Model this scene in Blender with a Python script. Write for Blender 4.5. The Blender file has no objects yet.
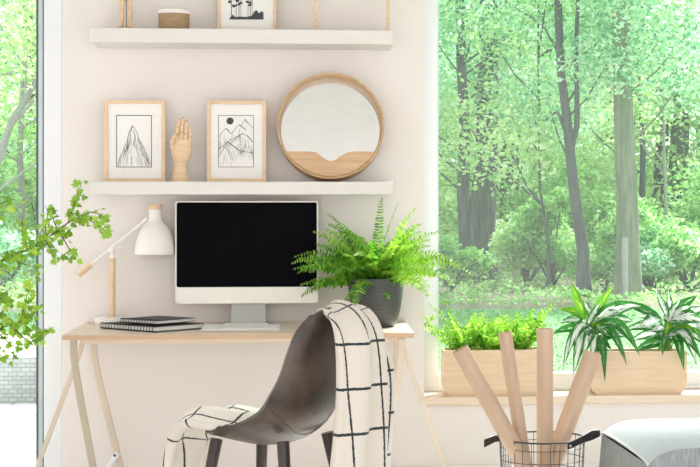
import bpy, math, random
import numpy as np
from mathutils import Vector, Matrix
random.seed(7); NR = np.random.default_rng(7)
PI = math.pi
SC = bpy.context.scene; COL = SC.collection

# ------------------------------------------------------------------ camera
F_PX = 1656.0; TH = math.radians(5.0); CZ = 1.276; CY = -7.2; UPP = 460.0; VPP = 200.0
FW = Vector((math.sin(TH), math.cos(TH), 0)); RT = Vector((math.cos(TH), -math.sin(TH), 0)); UPV = Vector((0, 0, 1))
CAM = Vector((0, CY, CZ))
def ray(u, v): return FW * F_PX + RT * (u - UPP) + UPV * (VPP - v)
def P(u, v, Y):            # point seen at (u, v) on the plane y = Y
    d = ray(u, v); return CAM + d * ((Y - CY) / d.y)
def Q(u, v, z):            # point seen at (u, v) on the plane z
    d = ray(u, v); return CAM + d * ((z - CZ) / d.z)
cd = bpy.data.cameras.new('camera'); cam = bpy.data.objects.new('camera', cd); COL.objects.link(cam)
cam.location = CAM; cam.rotation_euler = (PI / 2, 0, -TH)
cd.sensor_width = 36; cd.lens = F_PX / 700 * 36
cd.shift_x = (350 - UPP) / 700; cd.shift_y = -(233.5 - VPP) / 700; cd.clip_end = 300
SC.camera = cam

# ------------------------------------------------------------------ materials
def newmat(name):
    m = bpy.data.materials.new(name); m.use_nodes = True
    nt = m.node_tree; nt.nodes.clear()
    out = nt.nodes.new('ShaderNodeOutputMaterial')
    return m, nt, out
def N(nt, t, **kw):
    n = nt.nodes.new(t)
    for k, v in kw.items():
        if hasattr(n, k) and not k.startswith('i_'): setattr(n, k, v)
    return n
def ramp(nt, stops):
    r = nt.nodes.new('ShaderNodeValToRGB'); e = r.color_ramp.elements
    while len(e) > 1: e.remove(e[-1])
    e[0].position = stops[0][0]; e[0].color = (*stops[0][1], 1)
    for p, c in stops[1:]:
        x = e.new(p); x.color = (*c, 1)
    return r
def mat(name, col, rough=.6, metal=0, col2=None, nscale=8, stretch=(1, 1, 1), bump=0, bscale=60, spec=.5, coat=0, emit=None):
    m, nt, out = newmat(name); L = nt.links.new
    b = nt.nodes.new('ShaderNodeBsdfPrincipled')
    b.inputs['Roughness'].default_value = rough; b.inputs['Metallic'].default_value = metal
    b.inputs['Specular IOR Level'].default_value = spec; b.inputs['Coat Weight'].default_value = coat
    tc = nt.nodes.new('ShaderNodeTexCoord'); mp = nt.nodes.new('ShaderNodeMapping'); mp.inputs['Scale'].default_value = stretch
    L(tc.outputs['Object'], mp.inputs['Vector'])
    ns = nt.nodes.new('ShaderNodeTexNoise'); ns.inputs['Scale'].default_value = nscale; ns.inputs['Detail'].default_value = 4
    L(mp.outputs[0], ns.inputs['Vector'])
    c2 = col2 or tuple(c * .93 for c in col)
    r = ramp(nt, [(.35, c2), (.65, col)]); L(ns.outputs['Fac'], r.inputs['Fac']); L(r.outputs[0], b.inputs['Base Color'])
    if bump:
        n2 = nt.nodes.new('ShaderNodeTexNoise'); n2.inputs['Scale'].default_value = bscale; L(mp.outputs[0], n2.inputs['Vector'])
        bp = nt.nodes.new('ShaderNodeBump'); bp.inputs['Strength'].default_value = bump; bp.inputs['Distance'].default_value = .004
        L(n2.outputs['Fac'], bp.inputs['Height']); L(bp.outputs[0], b.inputs['Normal'])
    L(b.outputs[0], out.inputs[0]); return m
def leafmat(name, stops, trans=.45, rough=.5, gloss=.06):
    m, nt, out = newmat(name); L = nt.links.new
    g = nt.nodes.new('ShaderNodeNewGeometry'); r = ramp(nt, stops); L(g.outputs['Random Per Island'], r.inputs['Fac'])
    d = nt.nodes.new('ShaderNodeBsdfDiffuse'); t = nt.nodes.new('ShaderNodeBsdfTranslucent')
    L(r.outputs[0], d.inputs[0]); L(r.outputs[0], t.inputs[0])
    mx = nt.nodes.new('ShaderNodeMixShader'); mx.inputs[0].default_value = trans; L(d.outputs[0], mx.inputs[1]); L(t.outputs[0], mx.inputs[2])
    gl = nt.nodes.new('ShaderNodeBsdfGlossy'); gl.inputs['Roughness'].default_value = rough
    m2 = nt.nodes.new('ShaderNodeMixShader'); m2.inputs[0].default_value = gloss; L(mx.outputs[0], m2.inputs[1]); L(gl.outputs[0], m2.inputs[2])
    L(m2.outputs[0], out.inputs[0]); return m

M = {}
M['wall'] = mat('wall_paint', (.81, .762, .745), .9, col2=(.802, .754, .737), nscale=2, bump=.1, bscale=120)
M['white'] = mat('white_lacquer', (.80, .76, .74), .45, col2=(.79, .75, .73))
M['shelf'] = mat('shelf_white', (.72, .685, .665), .5, col2=(.71, .675, .655))
M['frame_white'] = mat('window_white', (.80, .82, .86), .4, col2=(.79, .81, .85))
M['ceiling'] = mat('ceiling_paint', (.74, .73, .72), .9)
M['floor'] = mat('floor_wood', (.82, .79, .76), .5, col2=(.77, .74, .71), nscale=4, stretch=(1, 12, 1))
M['seal'] = mat('rubber_seal', (.10, .11, .12), .6)
M['alu'] = mat('grey_teal_metal', (.55, .66, .70), .35, .1)
M['birch'] = mat('birch_wood', (.79, .59, .40), .5, col2=(.71, .51, .32), nscale=6, stretch=(3, 3, 14))
M['birch_x'] = mat('desk_wood', (.78, .65, .53), .34, col2=(.74, .60, .47), nscale=5, stretch=(1.5, 22, 22))
M['plank'] = mat('planter_wood', (.74, .57, .41), .5, col2=(.68, .50, .34), nscale=5, stretch=(1.5, 10, 16))
M['veneer'] = mat('mirror_veneer', (.62, .41, .23), .45, col2=(.46, .28, .14), nscale=5, stretch=(2, 25, 30))
M['panel'] = mat('mirror_panel', (.66, .44, .27), .45, col2=(.56, .36, .20), nscale=5, stretch=(1.5, 10, 16))
M['edge'] = mat('desk_edge', (.60, .41, .28), .5, col2=(.52, .34, .22), nscale=6, stretch=(1.5, 22, 22))
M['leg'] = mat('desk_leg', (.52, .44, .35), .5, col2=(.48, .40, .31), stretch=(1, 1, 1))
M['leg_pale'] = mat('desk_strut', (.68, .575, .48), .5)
M['paper'] = mat('paper', (.86, .84, .83), .8, col2=(.85, .83, .82))
M['ink'] = mat('ink', (.06, .07, .08), .8)
M['inkgrey'] = mat('ink_grey', (.30, .31, .33), .8)
M['lampwhite'] = mat('lamp_white', (.88, .84, .81), .35, col2=(.87, .83, .80))
M['black_glass'] = mat('screen_glass', (.004, .004, .006), .5, col2=(.003, .003, .005), spec=.02)
M['silver'] = mat('silver_aluminium', (.70, .69, .64), .38, .35, col2=(.68, .67, .62))
M['silver_d'] = mat('silver_foot', (.36, .36, .345), .35, .3)
M['key'] = mat('key_white', (.86, .85, .84), .5)
M['notebook'] = mat('notebook_cover', (.035, .045, .045), .55, col2=(.03, .036, .036))
M['pages'] = mat('pages', (.82, .80, .78), .8, col2=(.6, .6, .6), nscale=20, stretch=(1, 1, 60))
M['coil'] = mat('coil', (.02, .02, .025), .35, .3)
M['pot'] = None
M['soil'] = mat('soil', (.07, .045, .03), 1, col2=(.03, .02, .015), nscale=40, bump=.6, bscale=90)
M['leather'] = mat('brown_leather', (.095, .066, .050), .38, col2=(.030, .020, .016), nscale=9, bump=.12, bscale=160)
M['darkwood'] = mat('dark_wood', (.035, .025, .02), .35, col2=(.02, .014, .012), stretch=(5, 5, 1))
M['wire'] = mat('dark_wire', (.06, .065, .07), .35, .7)
M['strap'] = mat('black_leather', (.03, .027, .027), .45, col2=(.02, .018, .018))
M['rivet'] = mat('rivet', (.7, .7, .7), .3, .9)
M['kraft'] = mat('kraft_paper', (.53, .375, .265), .30, col2=(.48, .335, .235), nscale=3, stretch=(4, 4, 1))
M['kraft_in'] = mat('kraft_inside', (.55, .40, .28), .7)
M['otto'] = mat('shaded_fabric', (.36, .38, .38), .9, col2=(.24, .26, .26), nscale=55, stretch=(3, 3, .4), bump=.5, bscale=300)  # ottoman sides: shade is put into this darker fabric colour
M['otto_top'] = mat('lit_fabric', (.58, .63, .66), .85, col2=(.52, .58, .61), nscale=30, bump=.4, bscale=300)  # ottoman top: lighter copy of the fabric, window light in the colour
M['pipe_w'] = mat('piping_white', (.66, .67, .68), .7)
M['bark'] = mat('bark', (.11, .125, .125), .9, col2=(.06, .07, .075), nscale=5, stretch=(4, 4, .5), bump=.8, bscale=12)
M['bark_g'] = mat('bark_mossy', (.27, .30, .22), .9, col2=(.18, .20, .15), nscale=5, stretch=(4, 4, .5), bump=.8, bscale=12)
M['bark_p'] = mat('bark_pale', (.42, .40, .42), .9, col2=(.34, .32, .34), nscale=5)
M['post'] = mat('weathered_post', (.42, .42, .42), .9, col2=(.33, .34, .34), nscale=12)
M['lawn'] = mat('lawn', (.17, .37, .14), .95, col2=(.12, .29, .10), nscale=1.2)
M['litter'] = mat('forest_floor', (.22, .24, .15), .95, col2=(.25, .18, .15), nscale=1.5)
M['deck'] = mat('deck_paint', (.50, .51, .52), .6, col2=(.47, .48, .49))
M['gravel'] = mat('pale_gravel', (.65, .62, .58), .9, col2=(.5, .48, .45), nscale=30)
M['stem'] = mat('brown_stem', (.13, .085, .05), .7)
M['stem_g'] = mat('green_stem', (.25, .45, .08), .6)
M['ceramic'] = mat('white_ceramic', (.85, .84, .82), .3)
M['jute'] = mat('jute', (.56, .40, .24), .85, col2=(.36, .24, .13), nscale=8, stretch=(2, 2, 60), bump=.6, bscale=60)
M['leaf_ivy'] = leafmat('ivy_leaf', [(0, (.12, .30, .01)), (.5, (.26, .50, .02)), (1, (.44, .66, .06))], .4)
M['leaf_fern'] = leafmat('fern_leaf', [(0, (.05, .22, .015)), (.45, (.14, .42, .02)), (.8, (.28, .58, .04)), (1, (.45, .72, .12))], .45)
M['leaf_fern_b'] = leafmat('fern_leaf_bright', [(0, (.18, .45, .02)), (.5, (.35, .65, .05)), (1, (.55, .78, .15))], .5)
M['leaf_a'] = leafmat('tree_leaf', [(0, (.12, .42, .20)), (.3, (.30, .68, .36)), (.6, (.58, .88, .60)), (1, (.88, .97, .90))], .6)  # near-white end of the tones stands in for sparkle on the leaves
M['leaf_b'] = leafmat('tree_leaf_yellow', [(0, (.28, .56, .16)), (.45, (.56, .82, .32)), (1, (.85, .96, .68))], .6)
M['blade'] = leafmat('grass_blade', [(0, (.08, .24, .05)), (.6, (.15, .37, .10)), (1, (.26, .50, .18))], .3)
M['leaf_c'] = leafmat('shrub_leaf', [(0, (.14, .42, .08)), (.5, (.34, .68, .20)), (1, (.64, .90, .42))], .55)

# textured specials
def mk_pot():
    m, nt, out = newmat('pot_glaze'); L = nt.links.new
    b = nt.nodes.new('ShaderNodeBsdfPrincipled'); b.inputs['Roughness'].default_value = .38
    tc = nt.nodes.new('ShaderNodeTexCoord'); w = nt.nodes.new('ShaderNodeTexWave'); w.inputs['Scale'].default_value = 32; w.bands_direction = 'Z'
    w.inputs['Distortion'].default_value = 9; w.inputs['Detail Scale'].default_value = .35; w.inputs['Detail'].default_value = 1
    L(tc.outputs['Object'], w.inputs['Vector'])
    r = ramp(nt, [(.2, (.038, .04, .043)), (.8, (.075, .08, .085))]); L(w.outputs['Fac'], r.inputs[0]); L(r.outputs[0], b.inputs['Base Color'])
    bp = nt.nodes.new('ShaderNodeBump'); bp.inputs['Strength'].default_value = .5; bp.inputs['Distance'].default_value = .002
    L(w.outputs['Fac'], bp.inputs['Height']); L(bp.outputs[0], b.inputs['Normal'])
    L(b.outputs[0], out.inputs[0]); return m
M['pot'] = mk_pot()
def mk_blanket():
    m, nt, out = newmat('wool_check'); L = nt.links.new
    b = nt.nodes.new('ShaderNodeBsdfPrincipled'); b.inputs['Roughness'].default_value = .95; b.inputs['Specular IOR Level'].default_value = .1
    b.inputs['Sheen Weight'].default_value = .2
    uv = nt.nodes.new('ShaderNodeUVMap'); uv.uv_map = 'UVMap'
    nz = nt.nodes.new('ShaderNodeTexNoise'); nz.inputs['Scale'].default_value = 90
    L(uv.outputs[0], nz.inputs['Vector'])
    sep = nt.nodes.new('ShaderNodeSeparateXYZ'); L(uv.outputs[0], sep.inputs[0])
    def line(sock, off, sp, hw):
        a = N(nt, 'ShaderNodeMath', operation='ADD'); a.inputs[1].default_value = off; L(sock, a.inputs[0])
        mm = N(nt, 'ShaderNodeMath', operation='PINGPONG'); mm.inputs[1].default_value = sp / 2; L(a.outputs[0], mm.inputs[0])
        n1 = N(nt, 'ShaderNodeMath', operation='MULTIPLY_ADD'); n1.inputs[1].default_value = .006; n1.inputs[2].default_value = -.003; L(nz.outputs['Fac'], n1.inputs[0])
        s = N(nt, 'ShaderNodeMath', operation='ADD'); L(mm.outputs[0], s.inputs[0]); L(n1.outputs[0], s.inputs[1])
        c = N(nt, 'ShaderNodeMath', operation='LESS_THAN'); c.inputs[1].default_value = hw; L(s.outputs[0], c.inputs[0]); return c.outputs[0]
    a = line(sep.outputs[0], 0.0, .105, .0036); c = line(sep.outputs[1], .03, .145, .0046)
    mx = N(nt, 'ShaderNodeMath', operation='MAXIMUM'); L(a, mx.inputs[0]); L(c, mx.inputs[1])
    mc = nt.nodes.new('ShaderNodeMix'); mc.data_type = 'RGBA'
    L(mx.outputs[0], mc.inputs[0]); mc.inputs[6].default_value = (.68, .62, .555, 1); mc.inputs[7].default_value = (.035, .045, .05, 1)
    L(mc.outputs[2], b.inputs['Base Color'])
    n3 = nt.nodes.new('ShaderNodeTexNoise'); n3.inputs['Scale'].default_value = 260; tc = nt.nodes.new('ShaderNodeTexCoord'); L(tc.outputs['Object'], n3.inputs['Vector'])
    bp = nt.nodes.new('ShaderNodeBump'); bp.inputs['Strength'].default_value = .5; bp.inputs['Distance'].default_value = .003
    L(n3.outputs['Fac'], bp.inputs['Height']); L(bp.outputs[0], b.inputs['Normal'])
    L(b.outputs[0], out.inputs[0]); return m
M['blanket'] = mk_blanket()
def mk_var(name, edge, mid, lo, hi):
    m, nt, out = newmat(name); L = nt.links.new
    uv = nt.nodes.new('ShaderNodeUVMap'); uv.uv_map = 'UVMap'
    sep = nt.nodes.new('ShaderNodeSeparateXYZ'); L(uv.outputs[0], sep.inputs[0])
    a = N(nt, 'ShaderNodeMath', operation='SUBTRACT'); a.inputs[1].default_value = .5; L(sep.outputs[0], a.inputs[0])
    ab = N(nt, 'ShaderNodeMath', operation='ABSOLUTE'); L(a.outputs[0], ab.inputs[0])
    # slanted veins: the streaks run from the midrib forward
    sk = N(nt, 'ShaderNodeMath', operation='SUBTRACT'); L(sep.outputs[1], sk.inputs[0]); L(ab.outputs[0], sk.inputs[1])
    cb = nt.nodes.new('ShaderNodeCombineXYZ'); L(sk.outputs[0], cb.inputs[1])
    m1 = N(nt, 'ShaderNodeMath', operation='MULTIPLY'); m1.inputs[1].default_value = .6; L(sep.outputs[0], m1.inputs[0]); L(m1.outputs[0], cb.inputs[0])
    oi = nt.nodes.new('ShaderNodeObjectInfo'); L(oi.outputs['Random'], cb.inputs[2])
    nz = nt.nodes.new('ShaderNodeTexNoise'); nz.inputs['Scale'].default_value = 9; nz.inputs['Detail'].default_value = 3; L(cb.outputs[0], nz.inputs['Vector'])
    s = N(nt, 'ShaderNodeMath', operation='MULTIPLY_ADD'); s.inputs[1].default_value = .9; L(ab.outputs[0], s.inputs[0]); L(nz.outputs['Fac'], s.inputs[2])
    r = ramp(nt, [(lo, mid), (hi, edge)]); L(s.outputs[0], r.inputs[0])
    d = nt.nodes.new('ShaderNodeBsdfPrincipled'); d.inputs['Roughness'].default_value = .3; t = nt.nodes.new('ShaderNodeBsdfTranslucent')
    L(r.outputs[0], d.inputs[0]); L(r.outputs[0], t.inputs[0])
    mx = nt.nodes.new('ShaderNodeMixShader'); mx.inputs[0].default_value = .3; L(d.outputs[0], mx.inputs[1]); L(t.outputs[0], mx.inputs[2])
    L(mx.outputs[0], out.inputs[0]); return m
M['var_w'] = mk_var('variegated_white', (.03, .19, .03), (.78, .83, .79), .64, .74)
M['var_y'] = mk_var('variegated_yellow', (.12, .36, .02), (.48, .66, .10), .50, .60)
M['var_g'] = mk_var('variegated_green', (.025, .17, .025), (.42, .60, .36), .45, .54)
def mk_glass():
    m, nt, out = newmat('window_glass'); L = nt.links.new
    t = nt.nodes.new('ShaderNodeBsdfTransparent'); t.inputs[0].default_value = (.97, 1, .98, 1)
    d = nt.nodes.new('ShaderNodeBsdfTranslucent'); d.inputs[0].default_value = (.85, .95, .93, 1)
    mx = nt.nodes.new('ShaderNodeMixShader'); mx.inputs[0].default_value = .014; L(t.outputs[0], mx.inputs[1]); L(d.outputs[0], mx.inputs[2])  # small translucent share in the pane stands in for outdoor haze
    g = nt.nodes.new('ShaderNodeBsdfGlossy'); g.inputs['Roughness'].default_value = .02
    m2 = nt.nodes.new('ShaderNodeMixShader'); m2.inputs[0].default_value = .015; L(mx.outputs[0], m2.inputs[1]); L(g.outputs[0], m2.inputs[2])
    L(m2.outputs[0], out.inputs[0]); return m
M['glass'] = mk_glass()
def mk_mirror():
    m, nt, out = newmat('mirror_glass'); g = nt.nodes.new('ShaderNodeBsdfGlossy'); g.inputs['Roughness'].default_value = .03
    g.inputs[0].default_value = (.80, .80, .79, 1); nt.links.new(g.outputs[0], out.inputs[0]); return m
M['mirror'] = mk_mirror()
def mk_stone():
    m, nt, out = newmat('stone_edging'); L = nt.links.new
    b = nt.nodes.new('ShaderNodeBsdfPrincipled'); b.inputs['Roughness'].default_value = .9
    tc = nt.nodes.new('ShaderNodeTexCoord'); mp = nt.nodes.new('ShaderNodeMapping'); mp.inputs['Rotation'].default_value = (PI / 2, 0, 0)
    L(tc.outputs['Object'], mp.inputs[0]); br = nt.nodes.new('ShaderNodeTexBrick'); br.inputs['Scale'].default_value = 9
    br.inputs['Color1'].default_value = (.55, .54, .52, 1); br.inputs['Color2'].default_value = (.40, .40, .40, 1); br.inputs['Mortar'].default_value = (.25, .25, .25, 1)
    L(mp.outputs[0], br.inputs['Vector']); L(br.outputs[0], b.inputs['Base Color']); L(b.outputs[0], out.inputs[0]); return m
M['stone'] = mk_stone()

# ------------------------------------------------------------------ mesh builder
class MB:
    def __init__(s): s.v = []; s.f = []; s.uv = []; s.mi = []; s.cur = 0
    def add(s, vs, fs, uvs=None):
        o = len(s.v); s.v += [tuple(x) for x in vs]
        for i, f in enumerate(fs):
            s.f.append(tuple(o + k for k in f)); s.mi.append(s.cur)
            s.uv.append([uvs[k] for k in f] if uvs else [(0, 0)] * len(f))
        return s
    def box(s, a, b, M_=None):
        x0, y0, z0 = a; x1, y1, z1 = b
        vs = [Vector(p) for p in ((x0, y0, z0), (x1, y0, z0), (x1, y1, z0), (x0, y1, z0), (x0, y0, z1), (x1, y0, z1), (x1, y1, z1), (x0, y1, z1))]
        if M_ is not None: vs = [M_ @ p for p in vs]
        return s.add(vs, [(3, 2, 1, 0), (4, 5, 6, 7), (0, 1, 5, 4), (1, 2, 6, 5), (2, 3, 7, 6), (3, 0, 4, 7)])
    def tube(s, pts, rad, n=10, cap=True, sx=1.0, sy=1.0):
        pts = [Vector(p) for p in pts]; m = len(pts)
        rads = rad if isinstance(rad, (list, tuple)) else [rad] * m
        vs = []; ref = None
        for i, p in enumerate(pts):
            t = (pts[min(i + 1, m - 1)] - pts[max(i - 1, 0)]).normalized()
            if ref is None:
                ref = Vector((0, 0, 1)) if abs(t.z) < .9 else Vector((0, 1, 0))
            a = (ref - t * ref.dot(t)).normalized(); b = t.cross(a); ref = a
            for k in range(n):
                g = 2 * PI * k / n; vs.append(p + (a * math.cos(g) * sx + b * math.sin(g) * sy) * rads[i])
        fs = [(i * n + k, i * n + (k + 1) % n, (i + 1) * n + (k + 1) % n, (i + 1) * n + k) for i in range(m - 1) for k in range(n)]
        if cap: fs += [tuple(range(n - 1, -1, -1)), tuple((m - 1) * n + k for k in range(n))]
        return s.add(vs, fs)
    def lathe(s, prof, c=(0, 0, 0), n=32, M_=None, sx=1, sy=1, cap=False):
        vs = []
        for r, z in prof:
            for k in range(n):
                g = 2 * PI * k / n; p = Vector((c[0] + r * math.cos(g) * sx, c[1] + r * math.sin(g) * sy, c[2] + z))
                vs.append(M_ @ p if M_ is not None else p)
        m = len(prof)
        fs = [(i * n + k, i * n + (k + 1) % n, (i + 1) * n + (k + 1) % n, (i + 1) * n + k) for i in range(m - 1) for k in range(n)]
        if cap: fs += [tuple(range(n - 1, -1, -1)), tuple((m - 1) * n + k for k in range(n))]
        return s.add(vs, fs)
    def ball(s, c, r, sc=(1, 1, 1), n=14, m=9):
        prof = [(max(math.sin(PI * i / m), .001) * r, -math.cos(PI * i / m) * r) for i in range(m + 1)]
        vs = []
        for q, z in prof:
            for k in range(n):
                g = 2 * PI * k / n; vs.append((c[0] + q * math.cos(g) * sc[0], c[1] + q * math.sin(g) * sc[1], c[2] + z * sc[2]))
        fs = [(i * n + k, i * n + (k + 1) % n, (i + 1) * n + (k + 1) % n, (i + 1) * n + k) for i in range(m) for k in range(n)]
        return s.add(vs, fs)
    def prism(s, poly, axis, a, b):   # poly of 2d points extruded along axis between a and b
        def p3(x, y, w):
            return {'x': (w, x, y), 'y': (x, w, y), 'z': (x, y, w)}[axis]
        n = len(poly); vs = [p3(x, y, a) for x, y in poly] + [p3(x, y, b) for x, y in poly]
        return s.add(vs, [tuple(range(n - 1, -1, -1)), tuple(range(n, 2 * n))] + [(i, (i + 1) % n, n + (i + 1) % n, n + i) for i in range(n)])
    def build(s, name, m, parent=None, smooth=True, bevel=0, loc=None, segs=2, angle=40, subd=0, solid=0):
        me = bpy.data.meshes.new(name); o = Vector(loc) if loc is not None else Vector((0, 0, 0))
        me.from_pydata([tuple(Vector(p) - o) for p in s.v], [], s.f)
        uvl = me.uv_layers.new(name='UVMap'); flat = [c for f in s.uv for p in f for c in p]; uvl.data.foreach_set('uv', flat)
        for x in (m if isinstance(m, (list, tuple)) else [m]): me.materials.append(x)
        me.polygons.foreach_set('material_index', s.mi)
        import bmesh
        bm = bmesh.new(); bm.from_mesh(me); bmesh.ops.recalc_face_normals(bm, faces=bm.faces)
        if smooth:
            for f in bm.faces: f.smooth = True
            for e in bm.edges:
                if len(e.link_faces) == 2 and e.calc_face_angle(0) > math.radians(angle): e.smooth = False
        bm.to_mesh(me); bm.free()
        ob = bpy.data.objects.new(name, me); COL.objects.link(ob); ob.location = o
        if parent is not None:
            ob.parent = parent; ob.location = o - Vector(parent['wl']) if 'wl' in parent else o - Vector(WL.get(parent.name, (0, 0, 0)))
        WL[ob.name] = tuple(o)
        if solid:
            k = ob.modifiers.new('solid', 'SOLIDIFY'); k.thickness = solid; k.offset = 0
        if bevel:
            k = ob.modifiers.new('bevel', 'BEVEL'); k.width = bevel; k.segments = segs; k.limit_method = 'ANGLE'; k.angle_limit = math.radians(35)
        if subd:
            k = ob.modifiers.new('sub', 'SUBSURF'); k.levels = subd; k.render_levels = subd
        return ob
WL = {}
def thing(name, label, cat, loc=(0, 0, 0), group=None):
    o = bpy.data.objects.new(name, None); COL.objects.link(o); o.location = loc; o.empty_display_size = .05
    o['label'] = label; o['category'] = cat
    if group: o['group'] = group
    WL[o.name] = tuple(loc); return o
def tag(o, label, cat, group=None, kind=None):
    o['label'] = label; o['category'] = cat
    if group: o['group'] = group
    if kind: o['kind'] = kind
    return o
def struct(o, label=None):
    o['kind'] = 'structure'
    if label: o['label'] = label
    return o

# ------------------------------------------------------------------ room shell
WT = .30; CEIL = 2.70
xl = P(62, 200, 0).x; xr = P(424, 200, 0).x; XL = -2.7; XR = 3.0
zs = P(560, 396, -.03).z             # sill top
WTOP = 2.45; LX0 = -2.45; RX1 = 2.75
w = MB()
w.box((XL, 0, 0), (LX0, WT, CEIL)); w.box((LX0, 0, WTOP), (xl, WT, CEIL)); w.box((xl, 0, 0), (xr, WT, CEIL))
w.box((xr, 0, 0), (RX1, WT, zs - .036)); w.box((xr, 0, WTOP), (RX1, WT, CEIL)); w.box((RX1, 0, 0), (XR, WT, CEIL))
struct(w.build('wall_back', M['wall'], smooth=False))
struct(MB().box((XL - .1, -2.2, 0), (XL, WT, CEIL)).build('wall_left', M['wall'], smooth=False))
struct(MB().box((XR, -2.2, 0), (XR + .1, WT, CEIL)).build('wall_right', M['wall'], smooth=False))
struct(MB().box((XL - .1, -9.2, 0), (XR + .1, -9.1, CEIL)).build('wall_rear', M['wall'], smooth=False))
struct(MB().box((XL - .1, -5.0, CEIL), (XR + .1, WT, CEIL + .1)).build('ceiling', M['ceiling'], smooth=False))
struct(MB().box((XL - .1, -9.2, -.1), (XR + .1, WT, 0)).build('floor', M['floor'], smooth=False))
zb = P(420, 465.5, -.015).z
struct(MB().box((xl + .0, -.015, 0), (XR, 0, zb)).build('baseboard_back', M['white'], bevel=.003))
struct(MB().box((xr - .012, -.03, zs - .036), (RX1 + .05, WT, zs)).build('trim_1', M['birch_x'], bevel=.003))
# window 1 (left, floor to ceiling door-window)
xi = P(44.3, 200, .02).x; x3 = P(42.8, 200, .02).x; x2 = P(38.4, 200, .02).x; x1 = P(36.2, 200, .02).x
win1 = struct(MB().box((xi, .005, 0), (xl, .10, WTOP)).box((LX0 + .09, .005, WTOP - .09), (xi, .10, WTOP)).box((LX0, .005, 0), (LX0 + .09, .10, WTOP)).box((LX0 + .09, .005, 0), (xi, .10, .03)).build('window_1', M['frame_white'], bevel=.004))
MB().box((x3, .015, .03), (xi, .08, WTOP - .09)).build('gasket', M['seal'], win1, smooth=False)
MB().box((x2, .02, .03), (x3, .08, WTOP - .09)).build('metal_strip', M['alu'], win1, smooth=False)
MB().box((x1, .018, .03), (x2, .08, WTOP - .09)).build('gasket', M['seal'], win1, smooth=False)
MB().box((LX0 + .09, .045, .03), (x1, .051, WTOP - .09)).build('window_pane', M['glass'], win1, smooth=False)
# window 2 (right)
xg = P(437.6, 200, .20).x; zf = P(690, 372, .20).z; zf2 = P(690, 380, .20).z
fr = MB().box((xr - .05, .20, zs), (xg, .29, WTOP)).box((xg, .20, zs), (RX1, .29, zf)).box((xg, .20, WTOP - .07), (RX1, .29, WTOP)).box((RX1 - .07, .20, zf), (RX1, .29, WTOP - .07))
fr.box((xr - .05, .185, zs), (RX1, .20, zf2 - .02))
win2 = struct(fr.build('window_2', M['frame_white'], bevel=.004))
MB().box((xg, .215, zf), (xg + .006, .25, WTOP - .07)).build('gasket', M['alu'], win2, smooth=False)
MB().box((xg + .006, .245, zf), (RX1 - .07, .251, WTOP - .07)).build('window_pane', M['glass'], win2, smooth=False)

# ------------------------------------------------------------------ shelves
SD = .27
def shelf(v0, v1, name, label):
    a = P(89.5, v0, -SD); b = P(393, v1, -SD)
    z1 = P(240, v0 + 1.0, -SD).z; z0 = P(240, v1, -SD).z
    o = MB().box((a.x, -SD, z0), (b.x, -.001, z1)).build(name, M['shelf'], bevel=.002)
    tag(o, label, 'shelf'); return z1
zU = shelf(28, 43.2, 'wall_shelf', 'upper white floating shelf holding a wooden figure and round box')
zL = shelf(180.6, 194.6, 'wall_shelf', 'lower white floating shelf holding two mountain prints and round mirror')

# ------------------------------------------------------------------ picture frames
def ribbon(mb, pts, wd, y, t=.0006):
    for (x0, z0), (x1, z1) in zip(pts[:-1], pts[1:]):
        d = Vector((x1 - x0, z1 - z0))
        if d.length < 1e-6: continue
        n = Vector((-d.y, d.x)).normalized() * wd / 2; e = d.normalized() * wd * .4
        q = [(x0 - e.x + n.x, z0 - e.y + n.y), (x0 - e.x - n.x, z0 - e.y - n.y), (x1 + e.x - n.x, z1 + e.y - n.y), (x1 + e.x + n.x, z1 + e.y + n.y)]
        vs = [(x, y, z) for x, z in q] + [(x, y + t, z) for x, z in q]
        mb.add(vs, [(0, 1, 2, 3), (7, 6, 5, 4), (0, 4, 5, 1), (1, 5, 6, 2), (2, 6, 7, 3), (3, 7, 4, 0)])
def picture(u0, u1, vt, zbase, label, art, Y=-.10, bw=.015, D=.022, lean=.0):
    a = P(u0, 200, Y); b = P(u1, 200, Y); z1 = P((u0 + u1) / 2, vt, Y).z; z0 = zbase
    t = thing('picture_frame', label, 'picture', ((a.x + b.x) / 2, Y + D, z0))
    f = MB(); x0, x1_ = a.x, b.x
    f.box((x0, Y, z0), (x0 + bw, Y + D, z1)).box((x1_ - bw, Y, z0), (x1_, Y + D, z1)).box((x0 + bw, Y, z0), (x1_ - bw, Y + D, z0 + bw)).box((x0 + bw, Y, z1 - bw), (x1_ - bw, Y + D, z1))
    f.build('frame', M['birch'], t, bevel=.0015)
    MB().box((x0 + bw, Y + .010, z0 + bw), (x1_ - bw, Y + D - .002, z1 - bw)).build('mat_board', M['paper'], t, smooth=False)
    art(t, Y + .0085, x0, x1_, z0, z1)
    return t
def px2(u, v, Y): p = P(u, v, Y); return (p.x, p.z)
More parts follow.
